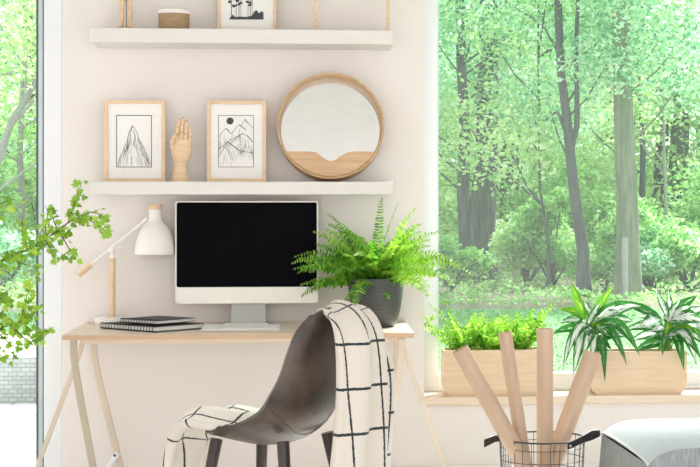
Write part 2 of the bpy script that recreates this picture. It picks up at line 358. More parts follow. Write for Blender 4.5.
def art_peak(t, y, x0, x1, z0, z1):
    g = MB(); k = MB(); R = random.Random(3)
    c = [px2(u, v, y) for u, v in ((116.5, 115.5), (151.5, 115.5), (151.5, 167), (116.5, 167), (116.5, 115.5))]
    ribbon(k, c, .0026, y)
    out = [(118, 163), (121, 157), (125, 145), (127, 142), (129, 132), (132.5, 125.5), (134, 128), (137, 132), (139, 140), (143, 146), (146, 153), (148, 156), (150, 165)]
    ribbon(k, [px2(u, v, y) for u, v in out], .0016, y)
    for (a, b) in (((132.5, 126), (130, 134)), ((130, 134), (131, 141)), ((131, 141), (127, 150)), ((133, 130), (135, 136)), ((135, 136), (133, 146)), ((138, 138), (142, 148)), ((128, 143), (125, 152)), ((141, 148), (143, 156)), ((146, 156), (148, 162))):
        ribbon(k, [px2(*a, y), px2(*b, y)], .0016, y)
    for i in range(60):
        f = R.random(); top = 128 + abs(f - .45) * 50; u = 119 + f * 30; v = top + R.random() * (163 - top) * .8 + 2; l = R.uniform(3, 11)
        ribbon(g, [px2(u, v, y), px2(u + (f - .45) * 3 + R.uniform(-.6, .6), min(v + l, 166), y)], .0009, y)
    k.build('ink_drawing', M['ink'], t, smooth=False); g.build('pencil_shading', M['inkgrey'], t, smooth=False)
def art_range(t, y, x0, x1, z0, z1):
    g = MB(); k = MB(); R = random.Random(5)
    ribbon(k, [px2(u, v, y) for u, v in ((218.5, 115.5), (253.5, 115.5), (253.5, 167), (218.5, 167), (218.5, 115.5))], .0018, y)
    ctr = px2(230, 121, y); poly = [(ctr[0] + .0150 * math.cos(a * PI / 10), ctr[1] + .0150 * math.sin(a * PI / 10)) for a in range(20)]
    k.prism(poly, 'y', y, y + .0006)
    ridges = [[(219, 137), (223, 131), (226, 128.5), (231, 134)], [(231, 134), (239, 124.5), (246, 130)], [(241, 126), (245, 119.5), (248, 123), (253, 128)],
              [(219, 149), (226, 143), (240, 135), (243, 133.5), (247, 135.5), (253, 142)], [(219, 156), (228, 142), (240, 151), (253, 153)], [(240, 135), (228, 146)]]
    for r in ridges: ribbon(k if r is not ridges[0] else k, [px2(u, v, y) for u, v in r], .0015, y)
    for a, b in (((239, 124.5), (246, 130)), ((228, 142), (240, 151)), ((247, 135.5), (253, 142)), ((245, 119.5), (248, 123)), ((226, 128.5), (229, 131))):
        ribbon(k, [px2(*a, y), px2(*b, y)], .0028, y)
    for i in range(75):
        sx = R.choice((228, 240, 246, 226, 243)); top = {228: 143, 240: 126, 246: 137, 226: 130, 243: 134}[sx]
        dx = R.uniform(-1, 1); u = sx + dx * R.uniform(1, 10); v = top + abs(dx) * 6 + R.uniform(2, 14); l = R.uniform(3, 9)
        u = min(max(u, 220), 252); u2 = min(max(u + dx * l * .4, 219.5), 253); v = min(v, 163)
        ribbon(g, [px2(u, v, y), px2(u2, min(v + l, 166), y)], .0009, y)
    k.build('ink_drawing', M['ink'], t, smooth=False); g.build('pencil_shading', M['inkgrey'], t, smooth=False)
def art_wood(t, y, x0, x1, z0, z1):
    k = MB(); R = random.Random(8)
    base = [px2(229.5, 19.5, y)] + [px2(u, v, y) for u, v in ((229.5, 18.5), (232.5, 14.5), (235, 17), (240, 16.5), (246, 17), (252, 15.5), (254, 12), (256.5, 10), (259, 13.5), (261, 11), (263.5, 12.5), (263.5, 19.5))]
    k.prism(base, 'y', y, y + .0006)
    for tu, w_ in ((231.5, .0022), (236, .0014), (239, .0018), (241, .0012), (248, .0014), (250.5, .0016), (252, .001)):
        ribbon(k, [px2(tu, 17, y), px2(tu + R.uniform(-1, 1), -18, y)], w_ * 1.3, y)
        for j in range(16 if tu in (231.5, 239, 250.5) else 6):
            v = R.uniform(-18, 6); s = .010 * R.uniform(.3, 1); c = px2(tu + R.uniform(-3, 3), v, y)
            n = 7; k.prism([(c[0] + s * R.uniform(.6, 1.1) * math.cos(a * 2 * PI / n), c[1] + s * .7 * R.uniform(.6, 1.1) * math.sin(a * 2 * PI / n)) for a in range(n)], 'y', y - .00003 * j, y + .0006)
    k.build('ink_drawing', M['ink'], t, smooth=False)
picture(104, 165.3, 100, zL, 'light wood frame with a single-peak mountain drawing, left on lower shelf', art_peak)
picture(206.8, 266.3, 100.5, zL, 'light wood frame with a mountain range drawing under a dark round sun', art_range)
picture(217.6, 276.5, -48, zU, 'light wood frame with a black forest print on the upper shelf', art_wood, bw=.0125)
# tall open wooden frame on the upper shelf
a = P(314.3, 200, -.12); b = P(390, 200, -.12); ztop = zU + .36
t = thing('open_frame', 'tall open rectangular frame of thin light wood at right of upper shelf', 'frame', ((a.x + b.x) / 2, -.11, zU))
for xx in (a.x, b.x - .014): MB().box((xx, -.14, zU), (xx + .014, -.10, ztop)).build('upright', M['birch'], t, bevel=.001)
MB().box((a.x, -.14, ztop), (b.x, -.10, ztop + .014)).build('top_rail', M['birch'], t, bevel=.001)

# ------------------------------------------------------------------ round box
Yb = -.13; c = P(174, 200, Yb); sc_ = F_PX / (Yb - CY); r = 15.2 / sc_
t = thing('round_box', 'round jute-wrapped box with white lid on the upper shelf', 'box', (c.x, Yb, zU))
zm = P(174, 14.3, Yb).z; zt = P(174, 10.2, Yb).z
MB().lathe([(.001, 0), (r - .003, 0), (r, .004), (r, zm - zU), (.001, zm - zU)], (c.x, Yb, zU), 40).build('body', M['jute'], t)
MB().lathe([(.001, 0), (r + .002, 0), (r + .003, .003), (r + .003, zt - zm - .003), (r, zt - zm), (.001, zt - zm)], (c.x, Yb, zm), 40).build('lid', M['lampwhite'], t)
# wooden artist mannequin
Ym = -.13; c = P(126, 200, Ym); X = c.x
t = thing('wooden_mannequin', 'jointed wooden artist mannequin standing on the left of upper shelf', 'mannequin', (X, Ym, zU))
MB().lathe([(.001, 0), (.042, 0), (.043, .008), (.040, .012), (.001, .012)], (X, Ym, zU), 32).build('base', M['birch'], t)
MB().tube([(X, Ym + .01, zU + .012), (X, Ym + .01, zU + .19)], .0028, 8).build('rod', M['silver_d'], t)
for s in (-1, 1):
    g = MB(); x = X + s * .0165
    g.ball((x, Ym - .012, zU + .02), .011, (1, 2.0, .75))
    g.tube([(x, Ym, zU + .024), (x, Ym, zU + .045), (x, Ym, zU + .075), (x - s * .001, Ym, zU + .10)], [.0055, .0075, .0105, .0075], 12)
    g.ball((x - s * .001, Ym, zU + .104), .0085)
    g.tube([(x - s * .001, Ym, zU + .108), (x - s * .002, Ym, zU + .135), (x - s * .003, Ym, zU + .165)], [.009, .0125, .012], 12); g.ball((x - s * .003, Ym, zU + .17), .011)
    g.build('leg', M['birch'], t)
g = MB(); g.ball((X, Ym, zU + .188), .024, (1, .75, .8)); g.ball((X, Ym, zU + .208), .015); g.tube([(X, Ym, zU + .21), (X, Ym, zU + .24), (X, Ym, zU + .275), (X, Ym, zU + .285)], [.017, .026, .028, .015], 16, sy=.7)
g.tube([(X, Ym, zU + .285), (X, Ym, zU + .305)], .007, 10); g.build('torso', M['birch'], t)
MB().ball((X, Ym, zU + .323), .02, (.85, .9, 1.2)).build('head', M['birch'], t)
for s in (-1, 1):
    g = MB(); x = X + s * .035; g.ball((x, Ym, zU + .272), .010); g.tube([(x, Ym, zU + .268), (x + s * .008, Ym, zU + .225)], [.009, .007], 10); g.ball((x + s * .008, Ym, zU + .221), .0075)
    g.tube([(x + s * .008, Ym, zU + .218), (x + s * .012, Ym - .01, zU + .175)], [.0075, .005], 10); g.ball((x + s * .012, Ym - .012, zU + .165), .007, (.8, .6, 1.4)); g.build('arm', M['birch'], t)

# ------------------------------------------------------------------ wooden hand
Yh = -.13
def H(u, v, dy=0): return P(u, v, Yh + dy)
k = (Yh - CY) / F_PX
c = H(181, 181); t = thing('wooden_hand', 'jointed wooden artist hand standing between the two mountain drawings', 'hand', (c.x, Yh, zL))
zt = H(180, 162).z - zL
MB().lathe([(.001, 0), (8.2 * k, 0), (8.4 * k, .004), (7.0 * k, zt * .4), (6.0 * k, zt * .8), (6.2 * k, zt), (.001, zt)], (H(180.3, 181).x, Yh, zL), 24, sy=.8).build('wrist', M['birch'], t)
g = MB(); pts = [(181, 163, 4.6), (181, 160, 7.5), (181.2, 155, 9.4), (181.8, 149, 10.0), (182.3, 144, 9.4), (182.5, 141.5, 8.6), (182.5, 140, 7.4)]
g.tube([H(u, v) for u, v, _ in pts], [q * k for _, _, q in pts], 20, sx=.5, sy=1)
g.build('palm', M['birch'], t)
def finger(name, joints, r0):
    g = MB()
    for (a, b) in zip(joints[:-1], joints[1:]):
        A = H(*a[:2], a[2]); B = H(*b[:2], b[2]); d = (B - A); n = d.normalized()
        g.tube([A + n * .0005, A + d * .1, A + d * .5, A + d * .85, B - n * .0005], [r0 * .75, r0, r0 * 1.02, r0 * .92, r0 * .7], 10)
        g.cur = 1; g.ball(B, r0 * .80, n=10, m=7); g.cur = 0
        r0 *= .90
    return g.build(name, [M['birch'], M['veneer']], t)
finger('finger', [(176.3, 142, -.004), (176.6, 134.5, -.016), (178.2, 127, -.02), (179.5, 119.5, -.014)], 2.35 * k)
finger('finger', [(180.8, 141, -.004), (181.4, 132.5, -.012), (182.2, 125, -.016), (183.0, 118.5, -.012)], 2.4 * k)
finger('finger', [(185.3, 141, -.002), (186.0, 133.5, -.012), (186.6, 127, -.016), (186.3, 121, -.016)], 2.3 * k)
finger('finger', [(189.2, 142.5, 0), (190.3, 136.5, -.010), (190.6, 131.5, -.012), (190.0, 127, -.014)], 2.0 * k)
finger('thumb', [(174.0, 151, -.004), (171.8, 144, -.012), (173.0, 138.5, -.018), (176.5, 134.5, -.024)], 2.5 * k)

# ------------------------------------------------------------------ round mirror
Yf = -.17; Yk = -.075; c = P(330.7, 127.2, Yf); R1 = 53.3 * (Yf - CY) / F_PX
c.z = zL + R1 + .0005
t = thing('round_mirror', 'round mirror in a deep wooden rim with a notched wooden base panel', 'mirror', (c.x, Yk, zL))
AL = math.radians(7.5); dep = .10; Yf = -(dep * math.cos(AL) + 2 * R1 * math.sin(AL)) / 1 - .004 + R1 * math.sin(AL)
cf = P(330.7, 127.2, Yf); R1 = 53.4 * (Yf - CY) / F_PX; c = Vector((cf.x, Yf, zL + R1 * math.cos(AL) + dep * math.sin(AL) + .0005))
Mx = Matrix.Translation(c) @ Matrix.Rotation(PI / 2 - AL, 4, 'X')   # leans back
R2 = R1 - .008; R3 = R1 - .014
g = MB(); g.lathe([(R1 - .004, 0), (R1, .002), (R1, -dep), (R3, -dep), (R3 - .002, -dep + .012), (R2 - .002, -.004), (R2, 0), (R1 - .004, 0)], (0, 0, 0), 96, M_=Mx); g.build('rim', M['veneer'], t)
MB().lathe([(.001, -dep + .006), (R3, -dep + .006), (R3, -dep + .001), (.001, -dep + .001)], (0, 0, 0), 96, M_=Mx).build('mirror_glass', M['mirror'], t, smooth=False)
# front panel with V notch
Yp = Yf; rr = R2 - .003; zc = 0; zp = P(331, 151.6, Yp).z - c.z
poly = []
def zat(v): return P(331, v, Yp).z - c.z
xs = [P(u, 150, Yp).x - c.x for u in (308, 316, 324, 328, 331, 335, 340, 348, 354)]
zz = [zp, zat(152.5), zat(158.5), zat(161), zat(161.4), zat(160.5), zat(156.5), zat(152.5), zp]
hx = math.sqrt(rr * rr - (zp - zc) ** 2)
top = [(-hx, zp)] + list(zip(xs, zz)) + [(hx, zp)]
a0 = math.atan2(zp - zc, hx); a1 = math.atan2(zp - zc, -hx) + 2 * PI if math.atan2(zp - zc, -hx) < 0 else math.atan2(zp - zc, -hx)
a0 += 2 * PI
arc = [(rr * math.cos(a0 + (a1 - a0) * i / 30), zc + rr * math.sin(a0 + (a1 - a0) * i / 30)) for i in range(1, 30)]
g = MB().prism(top + arc, 'z', -.010, -.002); g.v = [tuple(Mx @ Vector(p)) for p in g.v]; g.build('base_panel', M['panel'], t, smooth=False)

# ------------------------------------------------------------------ desk
DF = -.65; ZD = .75
dl = Q(62, 333.6, ZD); dl.x = P(62, 334, DF).x; dr = P(414, 333, DF)
desk = thing('desk', 'light wooden writing desk with bent trestle legs against the wall', 'desk', ((dl.x + dr.x) / 2, DF / 2, 0))
MB().box((dl.x, DF, ZD - .019), (dr.x, -.001, ZD)).build('desktop', M['birch_x'], desk, bevel=.0015)
MB().box((dl.x, DF - .0012, ZD - .0188), (dr.x, DF - .0001, ZD - .0008)).build('edge_band', M['edge'], desk, smooth=False)
MB().box((P(82, 340, -.54).x, -.54, ZD - .043), (P(401, 340, -.54).x, -.52, ZD - .0195)).build('apron', M['birch_x'], desk, bevel=.001)
MB().box((P(85, 340, -.1).x, -.10, ZD - .043), (P(398, 340, -.1).x, -.08, ZD - .0195)).build('apron', M['birch_x'], desk, bevel=.001)
def flatbar(pts, Y, w_, d_, m, name='leg', par=desk):
    ps = [P(u, v, Y) for u, v in pts]; last = ps[-1]; prev = ps[-2]
    if last.z > 0:
        e = last + (last - prev) * (last.z / (prev.z - last.z)); e.z = 0; ps.append(e)
    # densify / smooth (Chaikin) interior
    for _ in range(2):
        q = [ps[0]]
        for A, B in zip(ps[:-1], ps[1:]): q += [A.lerp(B, .25), A.lerp(B, .75)]
        q.append(ps[-1]); ps = q
    vs = []; n = len(ps)
    for i, p in enumerate(ps):
        tdir = (ps[min(i + 1, n - 1)] - ps[max(i - 1, 0)]).normalized(); s = Vector((tdir.z, 0, -tdir.x)).normalized()
        if i in (0, n - 1): s = Vector((s.x / abs(s.x) * min(1 / max(abs(s.x), .3), 1.3), 0, 0))
        for a, b in ((-1, -1), (1, -1), (1, 1), (-1, 1)): vs.append(p + s * a * w_ / 2 + Vector((0, b * d_ / 2, 0)))
    fs = [(i * 4 + k, i * 4 + (k + 1) % 4, i * 4 + 4 + (k + 1) % 4, i * 4 + 4 + k) for i in range(n - 1) for k in range(4)] + [(3, 2, 1, 0), tuple(4 * (n - 1) + k for k in range(4))]
    return MB().add(vs, fs).build(name, m, par, bevel=.002, angle=60)
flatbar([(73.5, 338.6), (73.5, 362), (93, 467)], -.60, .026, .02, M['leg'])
flatbar([(94, 335), (94, 362), (117, 452), (120, 467)], -.10, .026, .02, M['leg_pale'])
flatbar([(84, 337), (79, 355), (37, 467)], -.36, .019, .02, M['leg_pale'])
flatbar([(401.5, 338.6), (401.5, 362), (380, 467)], -.60, .026, .02, M['leg_pale'])
flatbar([(397, 335), (397, 362), (374, 467)], -.10, .026, .02, M['leg_pale'])
flatbar([(400, 337), (406, 355), (445, 467)], -.36, .019, .02, M['leg_pale'])
g = MB(); A = P(108, 468, -.12); B = P(118, 453, -.12); g.tube([A, B], .012, 10); o = g.build('foot_bracket', M['frame_white'], desk)
MB().ball(P(114.5, 455.5, -.135), .006).build('bolt', M['seal'], desk)

# ------------------------------------------------------------------ lamp
Yl = -.085; k = (Yl - CY) / F_PX
def LP(u, v, dy=0): return P(u, v, Yl + dy)
c = LP(108.5, 320); lamp = thing('desk_lamp', 'white desk lamp with light wood pole and bell shade', 'lamp', (c.x, Yl, ZD))
MB().lathe([(.001, 0), (.056, 0), (.058, .003), (.058, .026), (.055, .031), (.001, .031)], (c.x, Yl, ZD), 40).build('base', M['lampwhite'], lamp)
pt = LP(112, 258).z; px = LP(112.3, 290).x
MB().tube([(px, Yl, ZD + .031), (px, Yl, pt)], 3.1 * k, 20).build('pole', M['birch'], lamp)
J = LP(113.5, 250)
g = MB(); g.tube([(px, Yl, pt), (px, Yl, pt + .012)], 2.2 * k, 14); g.ball((px, Yl, J.z), 2.9 * k); g.tube([(px, Yl, pt + .01), (px, Yl, J.z)], 1.2 * k, 10)
g.tube([LP(117, 247.5), LP(121, 246.5)], .004, 8); g.build('hinge', M['lampwhite'], lamp)
A = LP(91, 264.5); B = LP(147, 218.5)
MB().tube([A, B], 1.6 * k, 12).build('arm', M['lampwhite'], lamp)
A2 = LP(78.5, 275); MB().tube([A2, A2.lerp(A, .05), A], [2.4 * k, 2.9 * k, 2.9 * k], 14).build('counterweight', M['birch'], lamp)
sh = LP(155.3, 204)
def lz(v): return LP(154, v).z
prof = [(20.3, 254), (20.2, 252), (19.6, 246), (17.8, 238), (14.8, 230.5), (11, 225), (7.6, 221.5), (6.4, 219), (6.2, 210), (6.1, 209.5)]
inn = [(r_ - .7, v_) for r_, v_ in prof[::-1]]
g = MB(); g.lathe([(r_ * k, lz(v_)) for r_, v_ in prof + inn + [prof[0]]], (sh.x, Yl, 0), 48); 
g.lathe([(6.5 * k, lz(219.3)), (6.7 * k, lz(218.6)), (6.5 * k, lz(218))], (sh.x, Yl, 0), 32)
so = g.build('lamp_shade', M['lampwhite'], lamp); so.rotation_euler = (0, 0, 0)
MB().lathe([(.001, lz(209.6)), (6.9 * k, lz(209.6)), (7.1 * k, lz(209)), (7.1 * k, lz(205)), (6.7 * k, lz(204.2)), (.001, lz(204.2))], (sh.x, Yl, 0), 32).build('cap', M['birch'], lamp)
MB().ball((sh.x, Yl, lz(236)), .028, (1, 1, 1.2)).build('bulb', M['frame_white'], lamp)

# ------------------------------------------------------------------ notebooks
def notebook(A, ang, L_, W_, th, label, zb_, nring):
    ux = Vector((math.cos(ang), math.sin(ang), 0)); uy = Vector((-math.sin(ang), math.cos(ang), 0))
    t = thing('spiral_notebook', label, 'notebook', (A.x, A.y, zb_))
    Mt = Matrix(((ux.x, uy.x, 0, A.x), (ux.y, uy.y, 0, A.y), (0, 0, 1, zb_), (0, 0, 0, 1)))
    MB().box((0, 0, 0), (L_, W_, .0018), Mt).build('back_cover', M['notebook'], t, smooth=False)
    MB().box((.002, .0035, .0019), (L_ - .002, W_ - .003, th - .0019), Mt).build('pages', M['pages'], t, smooth=False)
    MB().box((0, 0, th - .0018), (L_, W_, th), Mt).build('front_cover', M['notebook'], t, smooth=False)
    g = MB()
    for i in range(nring):
        x = .008 + (L_ - .016) * i / (nring - 1)
        pts = [Mt @ Vector((x, .006 + (th / 2 + .0022) * math.cos(a) * 1.15, th / 2 + (th / 2 + .0022) * math.sin(a))) for a in [j * 2 * PI / 14 for j in range(15)]]
        g.tube(pts, .0013, 5, cap=False)
    g.build('spiral_binding', M['coil'], t); return t
A0 = Q(100, 328.5, ZD); A1 = Q(155, 332.8, ZD)
angN = math.atan2(A1.y - A0.y, A1.x - A0.x); LN = (A1 - A0).length
notebook(A0, angN, LN, .26, .019, 'lower and larger black spiral notebook lying on the desk', ZD + .0037, 19)
zz2 = ZD + .0037 + .019 + .0072
B0 = Q(120, 322.0, zz2); B1 = Q(158, 324.3, zz2)
notebook(B0, math.atan2(B1.y - B0.y, B1.x - B0.x), (B1 - B0).length, .215, .014, 'smaller black spiral notebook stacked on top of the larger one', zz2, 14)

# ------------------------------------------------------------------ computer
Yc = -.13; k = (Yc - CY) / F_PX
a = P(175.4, 202, Yc); b = P(318, 303.2, Yc); zt = P(246, 201.2, Yc).z; zb2 = P(246, 303.4, Yc).z; zch = P(246, 287, Yc).z
cx = (a.x + b.x) / 2
pc = thing('desktop_computer', 'silver all-in-one desktop computer with black screen on the desk', 'computer', (cx, Yc, ZD))
def rrect(x0, x1, z0, z1, r, n=6):
    o = []
    for (X_, Z_, s) in ((x1 - r, z1 - r, 0), (x0 + r, z1 - r, 1), (x0 + r, z0 + r, 2), (x1 - r, z0 + r, 3)):
        o += [(X_ + r * math.cos(PI / 2 * (s + i / n)), Z_ + r * math.sin(PI / 2 * (s + i / n))) for i in range(n + 1)]
    return o
g = MB(); outer = rrect(a.x, b.x, zb2, zt, .012)
n = len(outer); mid = (cx, (zt + zb2) / 2)
rings = [(1, 0), (1, .006), (.94, .018), (.6, .04), (.2, .045)]
vs = []
for s_, y_ in rings: vs += [(mid[0] + (x - mid[0]) * s_, Yc + y_, mid[1] + (z - mid[1]) * s_) for x, z in outer]
fs = [(i * n + j, i * n + (j + 1) % n, (i + 1) * n + (j + 1) % n, (i + 1) * n + j) for i in range(len(rings) - 1) for j in range(n)] + [tuple(range(n)), tuple((len(rings) - 1) * n + j for j in range(n))]
g.add(vs, fs).build('casing', M['silver'], pc)
scr = rrect(a.x + .005, b.x - .005, zch, zt - .005, .008)
MB().prism(scr, 'y', Yc - .002, Yc).build('screen', M['black_glass'], pc, smooth=False)
ya = Yc + .03
sa = P(231.5, 303, ya).x; sb = P(265.5, 303, ya).x; zfoot = ZD + .006
vs = []
for (z_, e) in ((zb2 + .10, .012), (zb2 - .002, .0), (zb2 - .03, .0), (ZD + .004, -.003)):
    yy = ya + (zb2 + .1 - z_) * -.15; vs += [(sa + e * .3, yy, z_), (sb - e * .3, yy, z_), (sb - e * .3, yy + .006, z_), (sa + e * .3, yy + .006, z_)]
fs = [(i * 4 + j, i * 4 + (j + 1) % 4, i * 4 + 4 + (j + 1) % 4, i * 4 + 4 + j) for i in range(3) for j in range(4)] + [(3, 2, 1, 0), (12, 13, 14, 15)]
MB().add(vs, fs).build('stand', M['silver_d'], pc, smooth=False)
MB().prism([(P(224.5, 320, -.14).x, -.145), (P(268, 320, -.14).x, -.145), (sb, -.02), (sa, -.02)], 'z', ZD, ZD + .006).build('foot', M['silver'], pc, bevel=.001)
# keyboard
ka = P(200.5, 330, -.52).x; kb = P(281, 330, -.52).x
kbd = thing('keyboard', 'slim white keyboard lying on the desk before the computer', 'keyboard', ((ka + kb) / 2, -.46, ZD))
Kt = Matrix.Translation(((ka + kb) / 2, -.525, ZD + .001)) @ Matrix.Rotation(math.radians(4.5), 4, 'X')
hw = (kb - ka) / 2
MB().box((-hw, 0, 0), (hw, .122, .007), Kt).build('base', M['silver'], kbd, bevel=.0015)
kw = (2 * hw - .012) / 14; km = None
for r_ in range(5):
    for q in range(14):
        if r_ == 0 and 3 <= q <= 8:
            if q == 3:
                MB().box((-hw + .006 + 3 * kw + .0008, .005, .0072), (-hw + .006 + 9 * kw - .0008, .005 + .0205, .010), Kt).build('space_bar', M['key'], kbd, smooth=False)
            continue
        p0 = Kt @ Vector((-hw + .006 + q * kw + .0008, .005 + r_ * .0225, .0072))
        if km is None:
            o = MB().box((0, 0, 0), (kw - .0016, .0205, .003), Matrix.Rotation(math.radians(4.5), 4, 'X')).build('key', M['key'], kbd, smooth=False); km = o.data
        else:
            o = bpy.data.objects.new('key', km); COL.objects.link(o); o.parent = kbd
        o.location = p0 - Vector(WL[kbd.name])

# ------------------------------------------------------------------ ferns
def frond_mesh(g, base, az, L_, el0, droop, wmax, npin=20, seed=0, curl=0, stem=True, roll=.9):
    R = random.Random(seed); pts = []; p = Vector(base); el = el0; st = L_ / 24; a = az
    for i in range(25):
        pts.append(p.copy()); p = p + Vector((math.cos(a) * math.cos(el), math.sin(a) * math.cos(el), math.sin(el))) * st
        el -= droop / 24 * (0.4 + 1.2 * i / 24); a += curl / 24
    if stem:
        g.cur = 1; g.tube(pts, [.0013 - .0008 * i / 24 for i in range(25)], 4, cap=False); g.cur = 0
    for j in range(npin):
        f = .10 + .90 * j / npin; x = f * 24; i = int(x); fr_ = x - i
        if i >= 24: break
        q = pts[i].lerp(pts[i + 1], fr_); tdir = (pts[i + 1] - pts[i]).normalized()
        side = tdir.cross(Vector((0, 0, 1)));
        if side.length < .05: side = Vector((math.sin(a), -math.cos(a), 0))
        side.normalize(); nrm = side.cross(tdir).normalized()
        nr_ = nrm + Vector((0, -roll, 0)); nr_ = (nr_ - tdir * nr_.dot(tdir)).normalized(); side = tdir.cross(nr_).normalized(); nrm = nr_
        wl = wmax * (math.sin(PI * (f * .80 + .16)) ** .7) * (1 - .35 * f)
        for s in (-1, 1):
            ll = wl * R.uniform(.8, 1.12); d = (side * s + tdir * R.uniform(.15, .45) + nrm * R.uniform(-.25, .35)).normalized()
            wd = max(ll * .20, .0032); tw = tdir * wd
            tip = q + d * ll + Vector((0, 0, -ll * .15)); m1 = q + d * ll * .35; m2 = q + d * ll * .72 + Vector((0, 0, -ll * .04))
            g.add([q - tw * .5, q + tw * .5, m1 - tw, m1 + tw + nrm * wd * .4, m2 - tw * .8, m2 + tw * .7 + nrm * wd * .3, tip], [(0, 2, 3, 1), (2, 4, 5, 3), (4, 6, 5)])
# big potted fern
Yp = -.31; k = (Yp - CY) / F_PX; c = P(375.8, 300, Yp); zr = P(375, 278, Yp).z; hh = zr - ZD
fern = thing('potted_fern', 'bright green fern in a dark ribbed pot on the desk', 'plant', (c.x, Yp, ZD))
pr = [(.001, 0), (.072, 0), (.082, .006), (.092, .03), (.103, hh * .35), (.112, hh * .65), (.1155, hh * .88), (.1155, hh), (.108, hh), (.106, hh - .02), (.001, hh - .021)]
MB().lathe(pr[:9] + [(.106, hh - .03)], (c.x, Yp, ZD), 56).build('pot', M['pot'], fern, loc=(c.x, Yp, ZD))
MB().lathe([(.107, hh - .022), (.06, hh - .014), (.001, hh - .012)], (c.x, Yp, ZD), 30).build('soil', M['soil'], fern)
base = Vector((c.x, Yp, ZD + hh - .012)); R = random.Random(21)
specs = []
for i in range(78):
    az = i * 2.39996 + R.uniform(-.2, .2); q = (i / 78)
    el = math.radians(R.uniform(8, 45) if i % 2 else R.uniform(38, 84)); L_ = R.uniform(.24, .37)
    specs.append((az, el, L_ * (1.0 if i % 2 else .92), R.uniform(.7, 1.5)))
# fronds seen clearly in outline: (tip u, tip v)
for i, (az, el, L_, dr) in enumerate(specs):
    g = MB(); b0 = base + Vector((math.cos(az), math.sin(az), 0)) * R.uniform(.01, .05)
    if math.sin(az) > .2: L_ *= .72      # fronds growing back towards the wall are shorter
    frond_mesh(g, b0, az, L_, el, dr, R.uniform(.036, .052), 28, i, R.uniform(-.5, .5))
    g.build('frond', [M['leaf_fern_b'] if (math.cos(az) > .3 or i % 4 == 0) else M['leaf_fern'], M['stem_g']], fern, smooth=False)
for i, (az, el, L_, dr, wd) in enumerate(((-.12, .62, .44, 1.55, .042), (-.25, .85, .40, 1.9, .04), (-.02, 1.0, .36, 1.0, .036), (3.3, .42, .36, .75, .038), (3.5, .15, .34, .5, .036), (3.15, .75, .38, 1.3, .038), (1.3, 1.38, .37, .3, .034), (-.9, 1.30, .36, .4, .034), (2.9, 1.15, .36, .6, .034),
                                         (-2.2, .2, .2, 1.2, .03), (-1.2, -.1, .16, 1.0, .03), (-2.6, -.2, .22, 1.2, .03))):
    g = MB(); frond_mesh(g, base, az, L_, el, dr, wd, 26, 100 + i, 0)
    g.build('frond', [M['leaf_fern_b'] if i < 3 else M['leaf_fern'], M['stem_g']], fern, smooth=False)

# ------------------------------------------------------------------ planters on the sill
def planter(u0, u1, vt, vb, label, Y0=.0, Y1=.15):
    a = P(u0, 370, Y0).x; b = P(u1, 370, Y0).x; z1 = P((u0 + u1) / 2, vt, Y0).z; z0 = zs
    t = thing('planter_box', label, 'planter', ((a + b) / 2, (Y0 + Y1) / 2, z0))
    ch = .027; outer = [(a + ch, z0), (b - ch, z0), (b - .006, z0 + ch * .9), (b, z0 + ch * 1.8), (b, z1), (a, z1), (a, z0 + ch * 1.8), (a + .006, z0 + ch * .9)]
    g = MB(); g.prism(outer, 'y', Y0, Y0 + .012); g.prism(outer, 'y', Y1 - .012, Y1)
    for i in (0, 1, 2, 5, 6, 7):
        p, q = outer[i], outer[(i + 1) % 8]; cxm = (a + b) / 2; 
        def inn(w_): return (w_[0] + (.010 if w_[0] < cxm else -.010), w_[1] + (.008 if w_[1] < z0 + .03 else 0))
        if i == 5 : p = (a, z1); q = (a, z0 + ch * 1.8)
        g.prism([p, q, inn(q), inn(p)], 'y', Y0 + .012, Y1 - .012) if i != 4 else None
    g.build('box', M['plank'], t, smooth=False)
    MB().box((a + .011, Y0 + .013, z0 + .02), (b - .011, Y1 - .013, z1 - .012)).build('soil', M['soil'], t, smooth=False)
    return a, b, z1 - .012
pa = planter(443.5, 553.5, 350, 393.5, 'light wooden planter box with small ferns, left on the sill')
pb = planter(590.5, 687, 351.5, 394, 'light wooden planter box with variegated leaves, right on the sill')
def sill_fern(u, seed, label, n, H_, extra=()):
    c = P(u, 350, .075); c.z = pa[2]; t = thing('small_fern', label, 'plant', c); R = random.Random(seed)
    for i in range(n):
        az = i * 2.4 + R.uniform(-.3, .3); el = math.radians(R.uniform(40, 88)); L_ = H_ * R.uniform(.7, 1.25)
        if math.sin(az) > .3: L_ *= .75; el = max(el, 1.1)
        g = MB(); frond_mesh(g, c + Vector((math.cos(az) * .02, math.sin(az) * .015, 0)), az, L_, el, R.uniform(.3, 1.0), R.uniform(.030, .042), 15, seed * 50 + i, R.uniform(-.4, .4))
        g.build('frond', [M['leaf_fern_b'] if i % 3 else M['leaf_fern'], M['stem_g']], t, smooth=False)
    for j, pts in enumerate(extra):
        g = MB(); ps = [P(x, y, yy) for x, y, yy in pts]; g.cur = 1; g.tube(ps, .0012, 5); g.cur = 0
        for p in ps[1:]:
            for s in range(3):
                d = Vector((R.uniform(-1, 1), R.uniform(-.5, .3), R.uniform(-1, 1))).normalized() * .018; n_ = Vector((-d.z, 0, d.x)) * .4
                g.add([p, p + d * .5 + n_, p + d, p + d * .5 - n_], [(0, 1, 2, 3)])
        g.build('tendril', [M['leaf_fern_b'], M['stem_g']], t, smooth=False)
sill_fern(465, 3, 'small bright fern with a curling tendril at left end of planter', 24, .22, extra=([(450, 342, .04), (444, 333, .02), (438, 330, .0), (433, 327, -.01), (429, 322, -.02), (427, 319, -.02), (431, 317.5, -.02)],))
sill_fern(492, 4, 'small bright fern in the middle of the left planter', 22, .21)
sill_fern(522, 5, 'small bright fern with tallest fronds right in left planter', 26, .235)

